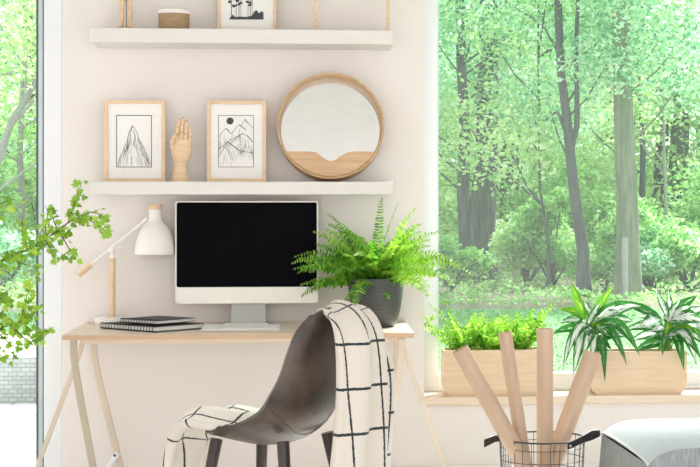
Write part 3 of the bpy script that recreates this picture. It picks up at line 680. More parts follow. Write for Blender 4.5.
def big_leaf(t, b, tip, w_, m, bow=.25, yb=.07, yt=.0, name='leaf', arch=None):
    A = P(b[0], b[1], yb); B = P(tip[0], tip[1], yt); d = B - A; L_ = d.length; W_ = w_ * (.0058 if m is M['var_w'] else .0052)
    up = Vector((0, 0, 1)); side = d.cross(Vector((0.15, -1, .35))).normalized(); nrm = side.cross(d).normalized()
    if nrm.z < 0: nrm = -nrm
    ar = L_ * bow; n = 9; vs = []; uvs = []; fs = []
    for i in range(n + 1):
        f = i / n; c_ = A + d * f + up * ar * 4 * f * (1 - f) * .32; ww = W_ * (math.sin(PI * min(1, f ** .8)) ** .75) * (1.05 - .35 * f) if 0 < f < 1 else (0.0004)
        for j, s in enumerate((-1, -.5, 0, .5, 1)):
            vs.append(c_ + side * s * ww + nrm * (abs(s) * ww * .35 + .002 * math.sin(f * 14 + s * 2))); uvs.append((.5 + s / 2, f))
    for i in range(n):
        for j in range(4): fs.append((i * 5 + j, i * 5 + j + 1, i * 5 + 6 + j, i * 5 + 5 + j))
    MB().add(vs, fs, uvs).build(name, m, t, angle=80)
    return A
def dieff(u, label, leaves, seed):
    c = P(u, 352, .075); c.z = pb[2]; t = thing('variegated_houseplant', label, 'plant', c); R = random.Random(seed)
    g = MB(); joints = []
    for (b, tip, w_, m, bow) in leaves:
        yb = .075 + R.uniform(-.03, .03); yt = R.uniform(-.07, .13)
        if tip[1] > 352: yb, yt, bow = .015, R.uniform(-.075, -.05), .9
        if w_ > 0: A = big_leaf(t, b, tip, w_, M[m], bow, yb, yt)
        base_ = c + Vector((R.uniform(-.03, .03), R.uniform(-.02, .02), -.004)); midp = base_.lerp(A, .5) + Vector((0, 0, .01))
        g.tube([base_, midp, A], [.0038, .003, .0018], 6)
    for i in range(12):
        a_ = R.uniform(-.2, PI + .2); bu = sum(l[0][0] for l in leaves) / len(leaves) + R.uniform(-6, 6); bv = R.uniform(324, 342); ll = R.uniform(14, 30)
        b_ = (bu, bv); tp_ = (bu + ll * math.cos(a_), bv - ll * .55 * math.sin(a_) + 3); yb = R.uniform(.03, .11)
        A = big_leaf(t, b_, tp_, R.uniform(3.6, 5.4), M[R.choice(('var_w', 'var_w', 'var_g', 'var_y'))], R.uniform(.1, .4), yb, yb + R.uniform(-.07, .06))
        g.tube([c + Vector((0, 0, -.004)), c.lerp(A, .5), A], [.003, .0026, .0016], 5)
    g.build('stems', M['stem_g'], t)
dieff(602, 'variegated broad-leaved plant at left end of the right planter', [
    ((586, 320), (571, 282), 5.2, 'var_y', .05), ((590, 322), (614, 285), 4.4, 'var_y', .1), ((590, 319), (559, 309), 4.8, 'var_y', .15),
    ((592, 322), (641, 306), 6.4, 'var_w', .3), ((588, 326), (568, 354), 5, 'var_w', .3), ((588, 330), (573, 378), 6, 'var_w', .2), ((600, 334), (605, 383), 4.4, 'var_g', .1),
    ((600, 326), (640, 356), 6, 'var_g', .25), ((600, 330), (627, 366), 4.6, 'var_g', .25), ((588, 318), (574, 335), 4, 'var_w', .2), ((584, 328), (552, 334), 4.2, 'var_g', .25),
    ((580, 332), (562, 374), 3.6, 'var_w', .2), ((596, 322), (619, 311), 4.4, 'var_w', .2), ((596, 328), (622, 334), 6, 'var_w', .25), ((592, 332), (598, 352), 5, 'var_g', .2),
    ((588, 325), (600, 303), 3.5, 'var_w', .1), ((592, 335), (583, 360), 5, 'var_w', .2), ((604, 322), (634, 322), 5, 'var_w', .3), ((590, 336), (612, 352), 5, 'var_g', .2), ((586, 322), (560, 322), 4.0, 'var_w', .2),
    ((598, 336), (590, 372), 4, 'var_w', .15), ((600, 322), (626, 316), 4.5, 'var_y', .15), ((594, 318), (583, 300), 3.5, 'var_w', .1)], 4)
dieff(664, 'variegated broad-leaved plant with long white-streaked leaves, right in right planter', [
    ((661, 318), (614, 301), 4.6, 'var_g', .12), ((667, 316), (655, 288), 3.2, 'var_w', .0), ((668, 318), (697, 296), 6, 'var_g', .15), ((667, 328), (622, 331), 5, 'var_w', .25),
    ((670, 320), (704, 322), 8, 'var_w', .3), ((665, 342), (634, 352), 5, 'var_g', .3), ((672, 336), (684, 371), 5.4, 'var_g', .25), ((675, 332), (697, 366), 5.5, 'var_w', .3),
    ((678, 328), (714, 352), 5.5, 'var_g', .3), ((672, 312), (664, 338), 4.4, 'var_y', .1), ((684, 318), (716, 344), 5.5, 'var_w', .3), ((664, 325), (638, 316), 5, 'var_w', .3), ((668, 322), (680, 300), 4.5, 'var_w', .1),
    ((664, 334), (630, 341), 4.6, 'var_w', .25), ((672, 330), (700, 340), 6, 'var_w', .3), ((668, 336), (662, 356), 4.5, 'var_g', .15), ((672, 318), (690, 306), 4.5, 'var_w', .2), ((670, 312), (668, 290), 3, 'var_w', 0), ((660, 320), (640, 326), 6, 'var_w', .2), ((676, 340), (702, 362), 4.5, 'var_g', .3), ((680, 322), (706, 308), 5.5, 'var_w', .3)], 9)

# ------------------------------------------------------------------ wire basket with paper rolls
Yw = -1.2; k = (Yw - CY) / F_PX; c = P(542, 438, Yw); RB = 43 * k; zr = P(542, 437.5, Yw).z
bk = thing('wire_basket', 'dark wire basket with black leather handles on the floor', 'basket', (c.x, Yw, 0))
def circ(r, z, n=48): return [(c.x + r * math.cos(a * 2 * PI / n), Yw + r * math.sin(a * 2 * PI / n), z) for a in range(n + 1)]
RBB = RB * .86
def rb(z): return RBB + (RB - RBB) * (z / zr)
MB().tube(circ(RB, zr), .0032, 8, cap=False).build('rim', M['wire'], bk)
g = MB()
z = zr - .03
while z > .01: g.tube(circ(rb(z), z, 40), .0014, 5, cap=False); z -= .046
for i in range(28):
    a = 2 * PI * (i + .3) / 28; g.tube([(c.x + rb(q) * math.cos(a), Yw + rb(q) * math.sin(a), q) for q in (.005, zr)], .0014, 5)
for i in range(-4, 5):
    o_ = i * RBB / 4.6; h_ = math.sqrt(RBB ** 2 - o_ ** 2); g.tube([(c.x + o_, Yw - h_, .005), (c.x + o_, Yw + h_, .005)], .0013, 5); g.tube([(c.x - h_, Yw + o_, .004), (c.x + h_, Yw + o_, .004)], .0013, 5)
g.build('wire_grid', M['wire'], bk)
def strap(pts, ws, nm):
    ps = [P(*p) for p in pts]; vs = []
    for p, w_ in zip(ps, ws):
        for dz, dy in ((-w_, -.006), (w_, -.006), (w_, .006), (-w_, .006)): vs.append(p + Vector((0, dy, dz)))
    n = len(ps); fs = [(i * 4 + j, i * 4 + (j + 1) % 4, i * 4 + 4 + (j + 1) % 4, i * 4 + 4 + j) for i in range(n - 1) for j in range(4)] + [(3, 2, 1, 0), tuple(4 * (n - 1) + j for j in range(4))]
    return MB().add(vs, fs).build('handle', M['strap'], bk, bevel=.003)
strap([(500, 438.5, -1.22), (495, 438.5, -1.25), (489, 441, -1.28), (484, 443.5, -1.3)], [.011, .013, .015, .015], 'l')
h2 = strap([(567.5, 446.5, -1.34), (573, 444, -1.33), (583, 439, -1.28), (592, 435, -1.24), (600, 433, -1.21)], [.012, .013, .014, .019, .012], 'r')
MB().ball(P(570.5, 446, -1.349), .004).build('rivet', M['rivet'], h2)
def roll(top, bot, r, yt, yb, label):
    A = P(*top, yt); B = P(*bot, yb); B = A + (B - A) * ((A.z - .012) / (A.z - B.z)) if B.z < .012 else B
    t = thing('paper_roll', label, 'paper roll', B, 'kraft paper rolls in the wire basket')
    d = (A - B); L_ = d.length; q = d.to_track_quat('Z', 'Y').to_matrix().to_4x4(); Mt = Matrix.Translation(B) @ q
    MB().lathe([(r, 0), (r, L_), (r - .0022, L_), (r - .0022, 0), (r, 0)], (0, 0, 0), 32, M_=Mt).build('outer_layer', M['kraft'], t, angle=50)
    MB().lathe([(r - .0026, .01), (r - .0026, L_ - .003), (r - .006, L_ - .003), (r - .006, .01), (r - .0026, .01)], (0, 0, 0), 32, M_=Mt).build('inner_layer', M['kraft_in'], t, angle=50)
roll((460, 349), (564, 538), 8.6 * k, -1.275, -1.275, 'kraft paper roll leaning furthest left out of the basket')
roll((505, 332.5), (536, 538), 6.9 * k, -1.21, -1.21, 'thinner kraft paper roll, second from left in the basket')
roll((545, 328.5), (545, 538), 8.6 * k, -1.14, -1.14, 'upright kraft paper roll, tallest in the wire basket')
roll((593, 352.5), (526, 538), 9.6 * k, -1.065, -1.12, 'thick kraft paper roll leaning right towards the pouf')

# ------------------------------------------------------------------ ottoman
zo = .42
OA = Q(648, 465, zo); OB = Q(602, 434, zo); ey = (OB - OA); LD = ey.length; ey.normalize(); ex = Vector((ey.y, -ey.x, 0)); WD = .78
ot = thing('ottoman', 'grey upholstered ottoman with white piping by the window wall', 'ottoman', (OA.x, OA.y, 0))
Mo = Matrix(((ex.x, ey.x, 0, OA.x), (ex.y, ey.y, 0, OA.y), (0, 0, 1, 0), (0, 0, 0, 1)))
def arch(fx): return zo + .052 * (1 - abs(2 * fx - 1) ** 9)
g = MB(); n = 30
def grid_pt(i, j, z=None, bulge=0):
    fx, fy = i / n, j / n; e = (1 - abs(2 * fx - 1) ** 5) * (1 - abs(2 * fy - 1) ** 5)
    return Mo @ Vector((fx * WD, fy * LD, arch(fx) + .012 * (1 - abs(2 * fy - 1) ** 4)))
vs = [grid_pt(i, j) for j in range(n + 1) for i in range(n + 1)]
fs = [(j * (n + 1) + i, j * (n + 1) + i + 1, (j + 1) * (n + 1) + i + 1, (j + 1) * (n + 1) + i) for j in range(n) for i in range(n)]
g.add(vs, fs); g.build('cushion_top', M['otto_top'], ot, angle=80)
g = MB(); per = [(0, 0), (WD, 0), (WD, LD), (0, LD)]; loop = []
for (x0, y0), (x1_, y1_) in zip(per, per[1:] + per[:1]):
    for i in range(24): loop.append((x0 + (x1_ - x0) * i / 24, y0 + (y1_ - y0) * i / 24))
def bul(x, y, z):
    cx_, cy_ = WD / 2, LD / 2; f = math.sin(PI * min(max(z / zo, 0), 1)); s = 1 + .03 * f
    return Mo @ Vector((cx_ + (x - cx_) * s, cy_ + (y - cy_) * s, z))
vs = []; zl = [.03, .1, .2, .3, .37, zo]
for z in zl: vs += [bul(x, y, z) for x, y in loop]
vs += [Mo @ Vector((x, y, arch(x / WD))) for x, y in loop]; zl.append(9)
m_ = len(loop); fs = [(i * m_ + j, i * m_ + (j + 1) % m_, (i + 1) * m_ + (j + 1) % m_, (i + 1) * m_ + j) for i in range(len(zl) - 1) for j in range(m_)] + [tuple(range(m_))]
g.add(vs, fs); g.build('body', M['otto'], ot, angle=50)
for xx in (0, WD):
    lp = [Mo @ Vector((xx, LD * i / 24, zo + .002 + .012 * (1 - abs(i / 12 - 1) ** 4))) for i in range(25)]; MB().tube(lp, .0045, 8).build('piping', M['pipe_w'], ot)
for x, y in ((.05, .05), (WD - .05, .05), (.05, LD - .05), (WD - .05, LD - .05)):
    p = Mo @ Vector((x, y, 0)); MB().lathe([(.001, 0), (.018, 0), (.02, .032), (.001, .032)], p, 16).build('foot', M['darkwood'], ot)

# ------------------------------------------------------------------ chair
aF = math.radians(36); CF = Vector((-math.cos(aF), math.sin(aF), 0)); CS = Vector((math.sin(aF), math.cos(aF), 0))
top0 = P(331, 311, -1.66)
O = top0 + CF * .235; O.z = 0
chair = thing('chair', 'brown leather shell chair with dark wooden legs at the desk', 'chair', O)
prof = [(-.235, top0.z + .012), (-.232, .84), (-.222, .765), (-.208, .69), (-.192, .62), (-.168, .555), (-.13, .503), (-.075, .47), (-.01, .457), (.05, .460), (.10, .468), (.15, .476), (.185, .478)]
wid = [.078, .118, .146, .166, .195, .205, .21, .213, .213, .211, .205, .185, .13]
cupv = [.03, .055, .06, .06, .065, .075, .085, .085, .075, .06, .045, .03, .015]
def catm(arr, t):
    n_ = len(arr) - 1; i = min(int(t), n_ - 1); f = t - i
    p0, p1, p2, p3 = arr[max(i - 1, 0)], arr[i], arr[i + 1], arr[min(i + 2, n_)]
    h = lambda a, b, c_, d: .5 * ((2 * b) + (-a + c_) * f + (2 * a - 5 * b + 4 * c_ - d) * f * f + (-a + 3 * b - 3 * c_ + d) * f ** 3)
    return tuple(h(*q) for q in zip(p0, p1, p2, p3)) if isinstance(p0, tuple) else h(p0, p1, p2, p3)
def shell(s, t):        # s 0..12 along the profile, t -1..1 across
    u, z = catm(prof, s); u2, z2 = catm(prof, min(s + .05, 12)); u1, z1_ = catm(prof, max(s - .05, 0))
    du, dz = u2 - u1, z2 - z1_; l = math.hypot(du, dz) or 1; nu, nz_ = -dz / l, du / l     # inward (forward / up)
    w_ = catm(wid, s); cp = catm(cupv, s); c_ = cp * abs(t) ** 2.4
    endd = 0
    if s < 1.2: endd = -.030 * (abs(t) ** 2.5) * (1 - s / 1.2) ** 2
    return O + CF * (u + nu * c_) + CS * (t * w_) + Vector((0, 0, z + nz_ * c_ + endd))
g = MB(); ns, nt_ = 40, 18
vs = [shell(12 * i / ns, -1 + 2 * j / nt_) for i in range(ns + 1) for j in range(nt_ + 1)]
fs = [(i * (nt_ + 1) + j, i * (nt_ + 1) + j + 1, (i + 1) * (nt_ + 1) + j + 1, (i + 1) * (nt_ + 1) + j) for i in range(ns) for j in range(nt_)]
g.add(vs, fs); sh_ = g.build('seat_shell', M['leather'], chair, solid=.022, bevel=.0, angle=80)
k_ = sh_.modifiers.new('bevel', 'BEVEL'); k_.width = .008; k_.segments = 3; k_.limit_method = 'ANGLE'; k_.angle_limit = math.radians(50)
# seam welt round the back of the shell
def offs(s, t, d):
    p = shell(s, t); a_ = shell(s + .05, t) - shell(s - .05, t); b_ = shell(s, t + .02) - shell(s, t - .02); n_ = a_.cross(b_).normalized()
    if n_.z > 0 and s > 7: n_ = -n_
    if n_.dot(CF) > 0 and s <= 7: n_ = -n_
    return p + n_ * d
pts = [offs(6.2 - 1.6 * abs(j / 10) ** 1.6 if True else 0, j / 10 * .97, .0112) for j in range(-10, 11)]
MB().tube(pts, .0013, 5).build('seam', M['leather'], chair)
g = MB()
for su, sv in ((1, 1), (1, -1), (-1, 1), (-1, -1)):
    A = O + CF * (.15 if su > 0 else -.13) + CS * sv * .125 + Vector((0, 0, .466 if su > 0 else .478)); B = O + CF * (.215 if su > 0 else -.215) + CS * sv * .19
    MB().tube([B, B.lerp(A, .5), A], [.0125, .018, .0215], 14).build('leg', M['darkwood'], chair)

# ------------------------------------------------------------------ throw blanket
def sweep(g, path, wv, thick, tn, u0=0, v0=0, waves=2, wamp=.2, seed=0, nseg=26):
    # path: centre points; wv: half-width vectors; thick: half thickness; tn: thickness direction vectors
    R = random.Random(seed); m_ = 40; P_ = []; W_ = []; T_ = []; H_ = []
    nn = len(path) - 1
    for i in range(m_ + 1):
        x = nn * i / m_; P_.append(Vector(catm([tuple(p) for p in path], x))); W_.append(Vector(catm([tuple(p) for p in wv], x))); T_.append(Vector(catm([tuple(p) for p in tn], x)).normalized()); H_.append(catm(thick, x))
    vs = []; uvs = []; vv = v0; per_ = nseg
    for i in range(m_ + 1):
        if i: vv += (P_[i] - P_[i - 1]).length
        arc = 0; last = None
        for j in range(per_ + 1):
            a = 2 * PI * j / per_; ca, sa_ = math.cos(a), math.sin(a); x = math.copysign(abs(ca) ** .85, ca); y = math.copysign(abs(sa_) ** .7, sa_)
            fold = wamp * math.sin(waves * x * 3.0 + i * .07 + seed) * H_[i] * 1.5 * (1 - abs(x) ** 6)
            p = P_[i] + W_[i] * x + T_[i] * (y * H_[i] + fold); 
            if last is not None: arc += (p - last).length
            last = p; vs.append(p); uvs.append((u0 + arc, vv))
    q = per_ + 1
    fs = [(i * q + j, i * q + j + 1, (i + 1) * q + j + 1, (i + 1) * q + j) for i in range(m_) for j in range(per_)]
    o_ = len(g.v); g.add(vs, fs, uvs)
    for i in (0, m_):
        cn = P_[i]; g.add([cn] + [vs[i * q + j] for j in range(q)], [(0, j + 1, j + 2) for j in range(q - 1)], [(u0, vv)] * (q + 1))
g = MB()
def V3(*a): return Vector(a)
bn = -CF
# main fall over the back rest
pth = [P(327, 352, -1.36), P(329, 330, -1.40), P(333, 316, -1.47), P(338, 308.5, -1.57), P(350, 312.5, -1.67), P(358.5, 328, -1.735), P(362, 352, -1.76), P(362.5, 390, -1.77), P(361, 430, -1.77), P(358, 467, -1.77), P(357, 500, -1.76)]
wvv = [CS * .115, CS * .115, CS * .112, CS * .11, CS * .112, CS * .122, CS * .125, CS * .125, CS * .132, CS * .138, CS * .14]
tnn = [CF, CF, CF * .7 + UPV * .7, UPV, bn * .8 + UPV * .7, bn, bn, bn, bn, bn, bn]
sweep(g, pth, wvv, [.012, .014, .016, .018, .022, .026, .028, .03, .032, .034, .034], tnn, u0=.046, v0=.02, waves=1.5, wamp=.5, seed=1)
# second layer hanging behind it on the right
pth = [P(352, 325, -1.52), P(366, 335, -1.53), P(378, 352, -1.54), P(383, 375, -1.54), P(383.5, 400, -1.54), P(381.5, 430, -1.54), P(378, 467, -1.54), P(375, 500, -1.54)]
sweep(g, pth, [V3(.03, .0, 0), V3(.035, .01, 0)] + [V3(.040, .02, 0)] * 6, [.02] * 8, [V3(0, -1, .4)] * 2 + [V3(0, -1, 0)] * 6, u0=.07, v0=.065, waves=1, wamp=.2, seed=4, nseg=20)
# part lying along the seat and hanging off its front
s0 = O + V3(0, 0, 0)
def CH(u, s, z): return O + CF * u + CS * s + Vector((0, 0, z))
pth = [CH(-.12, .02, .55), CH(-.05, .0, .512), CH(.04, -.03, .518), CH(.12, -.065, .528), CH(.20, -.08, .534), CH(.285, -.06, .492), CH(.335, -.05, .42), CH(.352, -.05, .34), CH(.36, -.05, .25), CH(.36, -.05, .16)]
wvv = [CS * .10, CS * .14, CS * .15, CS * .155, CS * .15, CS * .14, CS * .12, CS * .115, CS * .115, CS * .115]
fwd = CF
tnn = [UPV, UPV, UPV, UPV, UPV + CF * .2, UPV * .7 + CF * .7, CF, CF, CF, CF]
sweep(g, pth, wvv, [.018, .022, .024, .024, .026, .028, .03, .03, .032, .032], tnn, u0=.03, v0=.06, waves=1.6, wamp=.45, seed=2)
bl = g.build('throw_blanket', M['blanket'], None, angle=75)
tag(bl, 'cream wool throw with dark check lines draped over the brown chair', 'blanket')

# ------------------------------------------------------------------ leafy branches at the left
Yv = -1.3
def LPp(u, v, dy=0): return P(u, v, Yv + dy)
vc = LPp(-45, 400); iv = thing('leafy_branches', 'tall branches with small bright green lobed leaves at left window', 'plant', (vc.x, Yv, 0))
hv = .62
MB().lathe([(.001, 0), (.09, 0), (.11, .05), (.125, .2), (.11, .38), (.06, .52), (.05, hv - .03), (.06, hv), (.052, hv), (.042, hv - .03), (.05, .5), (.1, .36)], (vc.x, Yv, 0), 40).build('vase', M['ceramic'], iv)
root = [(-45, 352), (-42, 320)]
stems = [
    [(-44, 345), (-38, 305), (-20, 277), (0, 262), (12, 255), (28, 250), (45, 240), (58, 230), (68, 223), (78, 217), (88, 219), (98, 226), (108, 232)],
    [(68, 223), (73, 208), (76, 196), (80, 188), (82, 181)], [(58, 230), (63, 238), (68, 247), (71, 252), (76, 256)], [(78, 217), (90, 212), (100, 214), (108, 221)],
    [(45, 240), (46, 225), (48, 212), (45, 205)], [(28, 250), (24, 235), (22, 222), (23, 215)], [(45, 240), (52, 252), (56, 262)], [(12, 255), (18, 262), (30, 266), (42, 268)], [(58, 230), (54, 222), (52, 208)],
    [(-20, 277), (-8, 290), (2, 300), (10, 306)], [(-40, 315), (-25, 285), (-10, 225), (0, 204), (8, 200), (16, 200)],
    [(-42, 330), (-25, 325), (-5, 330), (10, 325), (20, 322), (32, 330), (42, 333), (48, 331)], [(-5, 330), (8, 342), (18, 350)], [(20, 322), (24, 308), (27, 295), (33, 282)], [(20, 322), (32, 316), (40, 308)],
    [(-10, 328), (2, 312), (8, 302), (6, 298)], [(-44, 345), (-25, 345), (-5, 352), (6, 358)], [(-20, 277), (-5, 268), (8, 272), (14, 280)], [(10, 325), (24, 338), (32, 345), (40, 340)]]
g = MB(); lf = MB(); R = random.Random(12)
def ivy_leaf(p, s, d, nrm):
    d = d.normalized(); side = d.cross(nrm).normalized(); nrm = side.cross(d)
    sh = [(0, 0), (.10, .26), (-.02, .58), (.26, .34), (.46, .78), (.54, .30), (.78, .34), (1.05, 0), (.78, -.34), (.54, -.30), (.46, -.78), (.26, -.34), (-.02, -.58), (.10, -.26)]
    vs = [p + d * (x * s) + side * (y * s * .8) + nrm * (abs(y) * s * .22 - x * x * s * .15) for x, y in sh]; vs.append(p + d * .45 * s - nrm * .03 * s); c_ = len(sh)
    lf.add(vs, [(c_, i, (i + 1) % c_) for i in range(c_)])
for si, st in enumerate(stems):
    n_ = len(st); pts = [LPp(u, v, .05 * math.sin(si * 1.7 + i * .5)) if i else LPp(u, v, 0.05 * math.sin(si) if si else 0) for i, (u, v) in enumerate(st)]
    rr = [.0042 * (1 - .75 * i / (n_ - 1)) * (1.1 if si == 0 else .65) for i in range(n_)]; g.tube(pts, rr, 6)
    for i in range(1, n_):
        A, B = pts[i - 1], pts[i]
        if st[i][0] < -22: continue
        m_ = max(3, int((B - A).length / .0075))
        for j in range(m_):
            if R.random() < .12: continue
            q = A.lerp(B, (j + R.random()) / m_) + Vector((R.uniform(-.018, .018), R.uniform(-.05, .05), R.uniform(-.024, .018)))
            d = (B - A).normalized() + Vector((R.uniform(-1.2, 1.2), R.uniform(-.7, .7), R.uniform(-1.2, .9)))
            ivy_leaf(q, R.uniform(.016, .036), d, Vector((R.uniform(-.7, .7), -1, R.uniform(-.2, 1.2))))
g.tube([(vc.x, Yv, .1), (vc.x + .01, Yv, hv), LPp(-44, 345)], .004, 6)
g.build('stems', M['stem'], iv); lf.build('foliage', M['leaf_ivy'], iv, smooth=False)

# ------------------------------------------------------------------ outdoors
struct(MB().box((-60, WT + .01, -.25), (70, 90, -.06)).build('ground', M['litter'], smooth=False))
g = MB(); ptsl = 40
lw = MB().add([(-14, WT + .02, -.06), (16, WT + .02, -.06), (22, 12.6, -.03), (-18, 12.6, -.03)], [(0, 1, 2, 3)])
struct(lw.build('lawn', M['lawn'], smooth=False))
def mk_deck():
    m, nt, out = newmat('deck_boards'); L = nt.links.new
    b = nt.nodes.new('ShaderNodeBsdfPrincipled'); b.inputs['Roughness'].default_value = .6
    tc = nt.nodes.new('ShaderNodeTexCoord'); mp = nt.nodes.new('ShaderNodeMapping'); L(tc.outputs['Object'], mp.inputs[0])
    dd = Q(36, 436, 0) - Q(0, 466, 0); mp.inputs['Rotation'].default_value = (0, 0, -math.atan2(dd.y, dd.x))
    sp_ = nt.nodes.new('ShaderNodeSeparateXYZ'); L(mp.outputs[0], sp_.inputs[0])
    pp_ = N(nt, 'ShaderNodeMath', operation='PINGPONG'); pp_.inputs[1].default_value = .12; L(sp_.outputs[1], pp_.inputs[0])
    r_ = ramp(nt, [(0, (.22, .23, .25)), (.006, (.22, .23, .25)), (.010, (.52, .53, .54))]); L(pp_.outputs[0], r_.inputs[0])
    L(r_.outputs[0], b.inputs['Base Color']); L(b.outputs[0], out.inputs[0]); return m
struct(MB().box((-4.2, WT + .01, -.05), (-.43, 3.6, -.02)).build('deck', mk_deck(), smooth=False))
se = MB().box((-4.6, 3.7, -.05), (-.55, 3.95, .26)).build('stone_edging', M['stone'], bevel=.02)
tag(se, 'low grey stone edging wall behind the white deck', 'wall')
gp = MB().add([(-8, 4.2, -.052), (-.2, 4.2, -.052), (.4, 9.5, -.028), (-9, 9.5, -.028)], [(0, 1, 2, 3)]); struct(gp.build('gravel_path', M['gravel'], smooth=False))

def leaves_obj(name, centers, size, m, parent=None, jitter=.5):
    c = np.asarray(centers, dtype=np.float32); n = len(c)
    d = NR.normal(size=(n, 3)); d[:, 2] *= .6; d /= np.linalg.norm(d, axis=1)[:, None]
    e = NR.normal(size=(n, 3)); e -= (e * d).sum(1)[:, None] * d; e /= np.linalg.norm(e, axis=1)[:, None]
    s = size * (1 + jitter * (NR.random(n) - .5) * 2); s = s[:, None]
    v = np.stack([c - d * s * .5, c + e * s * .28, c + d * s * .5, c - e * s * .28], axis=1).reshape(-1, 3)
    me = bpy.data.meshes.new(name); me.vertices.add(4 * n); me.vertices.foreach_set('co', v.astype(np.float32).ravel())
    me.loops.add(4 * n); me.loops.foreach_set('vertex_index', np.arange(4 * n, dtype=np.int32))
    me.polygons.add(n); me.polygons.foreach_set('loop_start', np.arange(0, 4 * n, 4, dtype=np.int32)); me.update(calc_edges=True)
    me.materials.append(m); o = bpy.data.objects.new(name, me); COL.objects.link(o)
    if parent is not None: o.parent = parent; o.location = -Vector(WL[parent.name])
    return o
def blob(c, r, n, squash=.8, shell_=.35):
    d = NR.normal(size=(n, 3)); d /= np.linalg.norm(d, axis=1)[:, None]; q = (shell_ + (1 - shell_) * NR.random(n)) [:, None] * r
    p = d * q; p[:, 2] *= squash; return p + np.array(c)
def tree(name, label, path, radii, crown, nleaf, size, lm, bark, group=None, forks=(), cat='tree'):
    """path: world points of the trunk; crown: list of (offset point, radius)"""
    b = Vector(path[0]); t = thing(name, label, cat, (b.x, b.y, -.06), group)
    g = MB(); g.tube(path, radii, 12); tr = g.build('trunk', bark, t)
    R = random.Random(hash(label) % 1000 if False else len(label) * 7)
    br = MB(); top_ = Vector(path[-1])
    for pts, rr in forks: br.tube(pts, rr, 8)
    for cpt, cr in crown:
        c_ = Vector(cpt); 
        # attach at the trunk point somewhat below the cluster
        zt_ = max(c_.z - cr * .9 - abs(c_.x - b.x) * .3, 1.2); A = None
        for p, q in zip(path[:-1], path[1:]):
            p, q = Vector(p), Vector(q)
            if p.z <= zt_ <= q.z: A = p.lerp(q, (zt_ - p.z) / (q.z - p.z))
        if A is None: A = top_
        br.tube([A, A.lerp(c_, .5) + Vector((0, 0, -.1)), c_], [.020, .014, .007], 5)
    br.build('branch', bark, t)
    tot = sum(cr ** 2 for _, cr in crown); pts = []
    for cpt, cr in crown: pts.append(blob(cpt, cr, max(20, int(nleaf * cr ** 2 / tot))))
    leaves_obj('foliage', np.concatenate(pts), size, lm, t); return t
def G(u, v): return Q(u, v, -.06)
def crown_at(bx, by, z0, z1, spread, n, rmin, rmax, seed):
    R = random.Random(seed); o = []
    for i in range(n):
        a = R.uniform(0, 2 * PI); f = (i + .5) / n; z = z0 + (z1 - z0) * f; rad = spread * math.sqrt(R.random()) * (1 - .5 * abs(f - .35))
        o.append(((bx + rad * math.cos(a), by + rad * math.sin(a), z), R.uniform(rmin, rmax)))
    return o
def trunk_px(pts, Yt, ztop, r0, r1, dy=0):
    ps = [P(u, v, Yt) for u, v in pts]; ps[0].z = -.1; d = (ps[-1] - ps[-2]).normalized(); d = (d + Vector((0, 0, 1.5))).normalized(); last = ps[-1]
    if last.z < ztop: ps.append(last + d * (ztop - last.z) / d.z)
    n_ = len(ps); return ps, [r0 * (1.25 if i == 0 else 1) * (1 - i / (n_ - 1)) + r1 * i / (n_ - 1) for i in range(n_)]
def mk(u, vb, pts, ztop, wpx, label, crown_z0, seed, nleaf=24000, size=.08, lm='leaf_a', bark='bark', spread=2.0, nb=16, forks=None, topw=.5, Yt=None):
    b = G(u, vb); Yt = b.y; d = (Yt - CY); r0 = wpx * d / F_PX / 2
    path, rad = trunk_px([(u, vb)] + pts, Yt, ztop, r0, r0 * topw)
    fk = []
    for f in (forks or []):
        fp = [P(x, y, Yt) for x, y in f[0]]; fk.append((fp, [f[1] * d / F_PX / 2 * (1 - .5 * i / (len(fp) - 1)) for i in range(len(fp))]))
    cr = crown_at(path[-1].x * .4 + b.x * .6, Yt, crown_z0, ztop + .6, spread, nb, .6, 1.1, seed)
    return tree('tree', label, path, rad, cr, nleaf, size, M[lm], M[bark], None, fk)
mk(467, 284, [(466, 240), (463, 190), (465, 130), (461, 60)], 9, 16, 'dark tree trunk nearest the left edge of the right window', 2.5, 11, forks=[([(464, 258), (471, 210), (477, 165), (479, 120)], 6)])
mk(483, 281, [(483, 235), (485, 190), (487, 130), (489, 60)], 9.5, 26, 'thick grey leaning tree trunk second from left in right window', 2.4, 12, topw=.75)
mk(584, 296, [(583, 250), (574, 190), (568, 130), (561, 70)], 8.5, 14, 'slim dark forked tree trunk in the middle of right window', 2.5, 13, forks=[([(571, 150), (577, 125), (577, 90), (576, 50), (578, 0), (582, -30)], 6.5), ([(569, 140), (562, 122), (558, 112)], 5)], nleaf=26000)
mk(628, 297, [(628, 240), (627, 190), (624, 130), (622, 60)], 9.5, 25, 'straight mossy tree trunk behind the grey post', 2.9, 14, bark='bark_g', topw=.7)
mk(676, 262, [(677, 200), (680, 130), (680, 80), (678, 30)], 10, 24, 'broad dark tree trunk near the right edge of the window', 3.2, 15, lm='leaf_b')
mk(668, 285, [(667, 230), (664, 150), (664, 70), (662, 0)], 7, 4, 'thin pale sapling before the broad dark trunk', 2.4, 16, nleaf=6000, lm='leaf_b', bark='bark_p', spread=1.2)
mk(642, 272, [(642, 220), (643, 150), (640, 80)], 8, 8, 'slim tree trunk just right of the mossy trunk', 3, 17, nleaf=9000, lm='leaf_b')
mk(517, 268, [(518, 230), (517, 180), (519, 120)], 7.5, 5, 'slender sapling between the leaning and the forked trunks', 2.0, 18, nleaf=10000, lm='leaf_b')
mk(548, 290, [(549, 250), (547, 235), (540, 190), (539, 130)], 6.5, 4, 'thin bent sapling left of the forked trunk', 1.8, 19, nleaf=9000, lm='leaf_b')
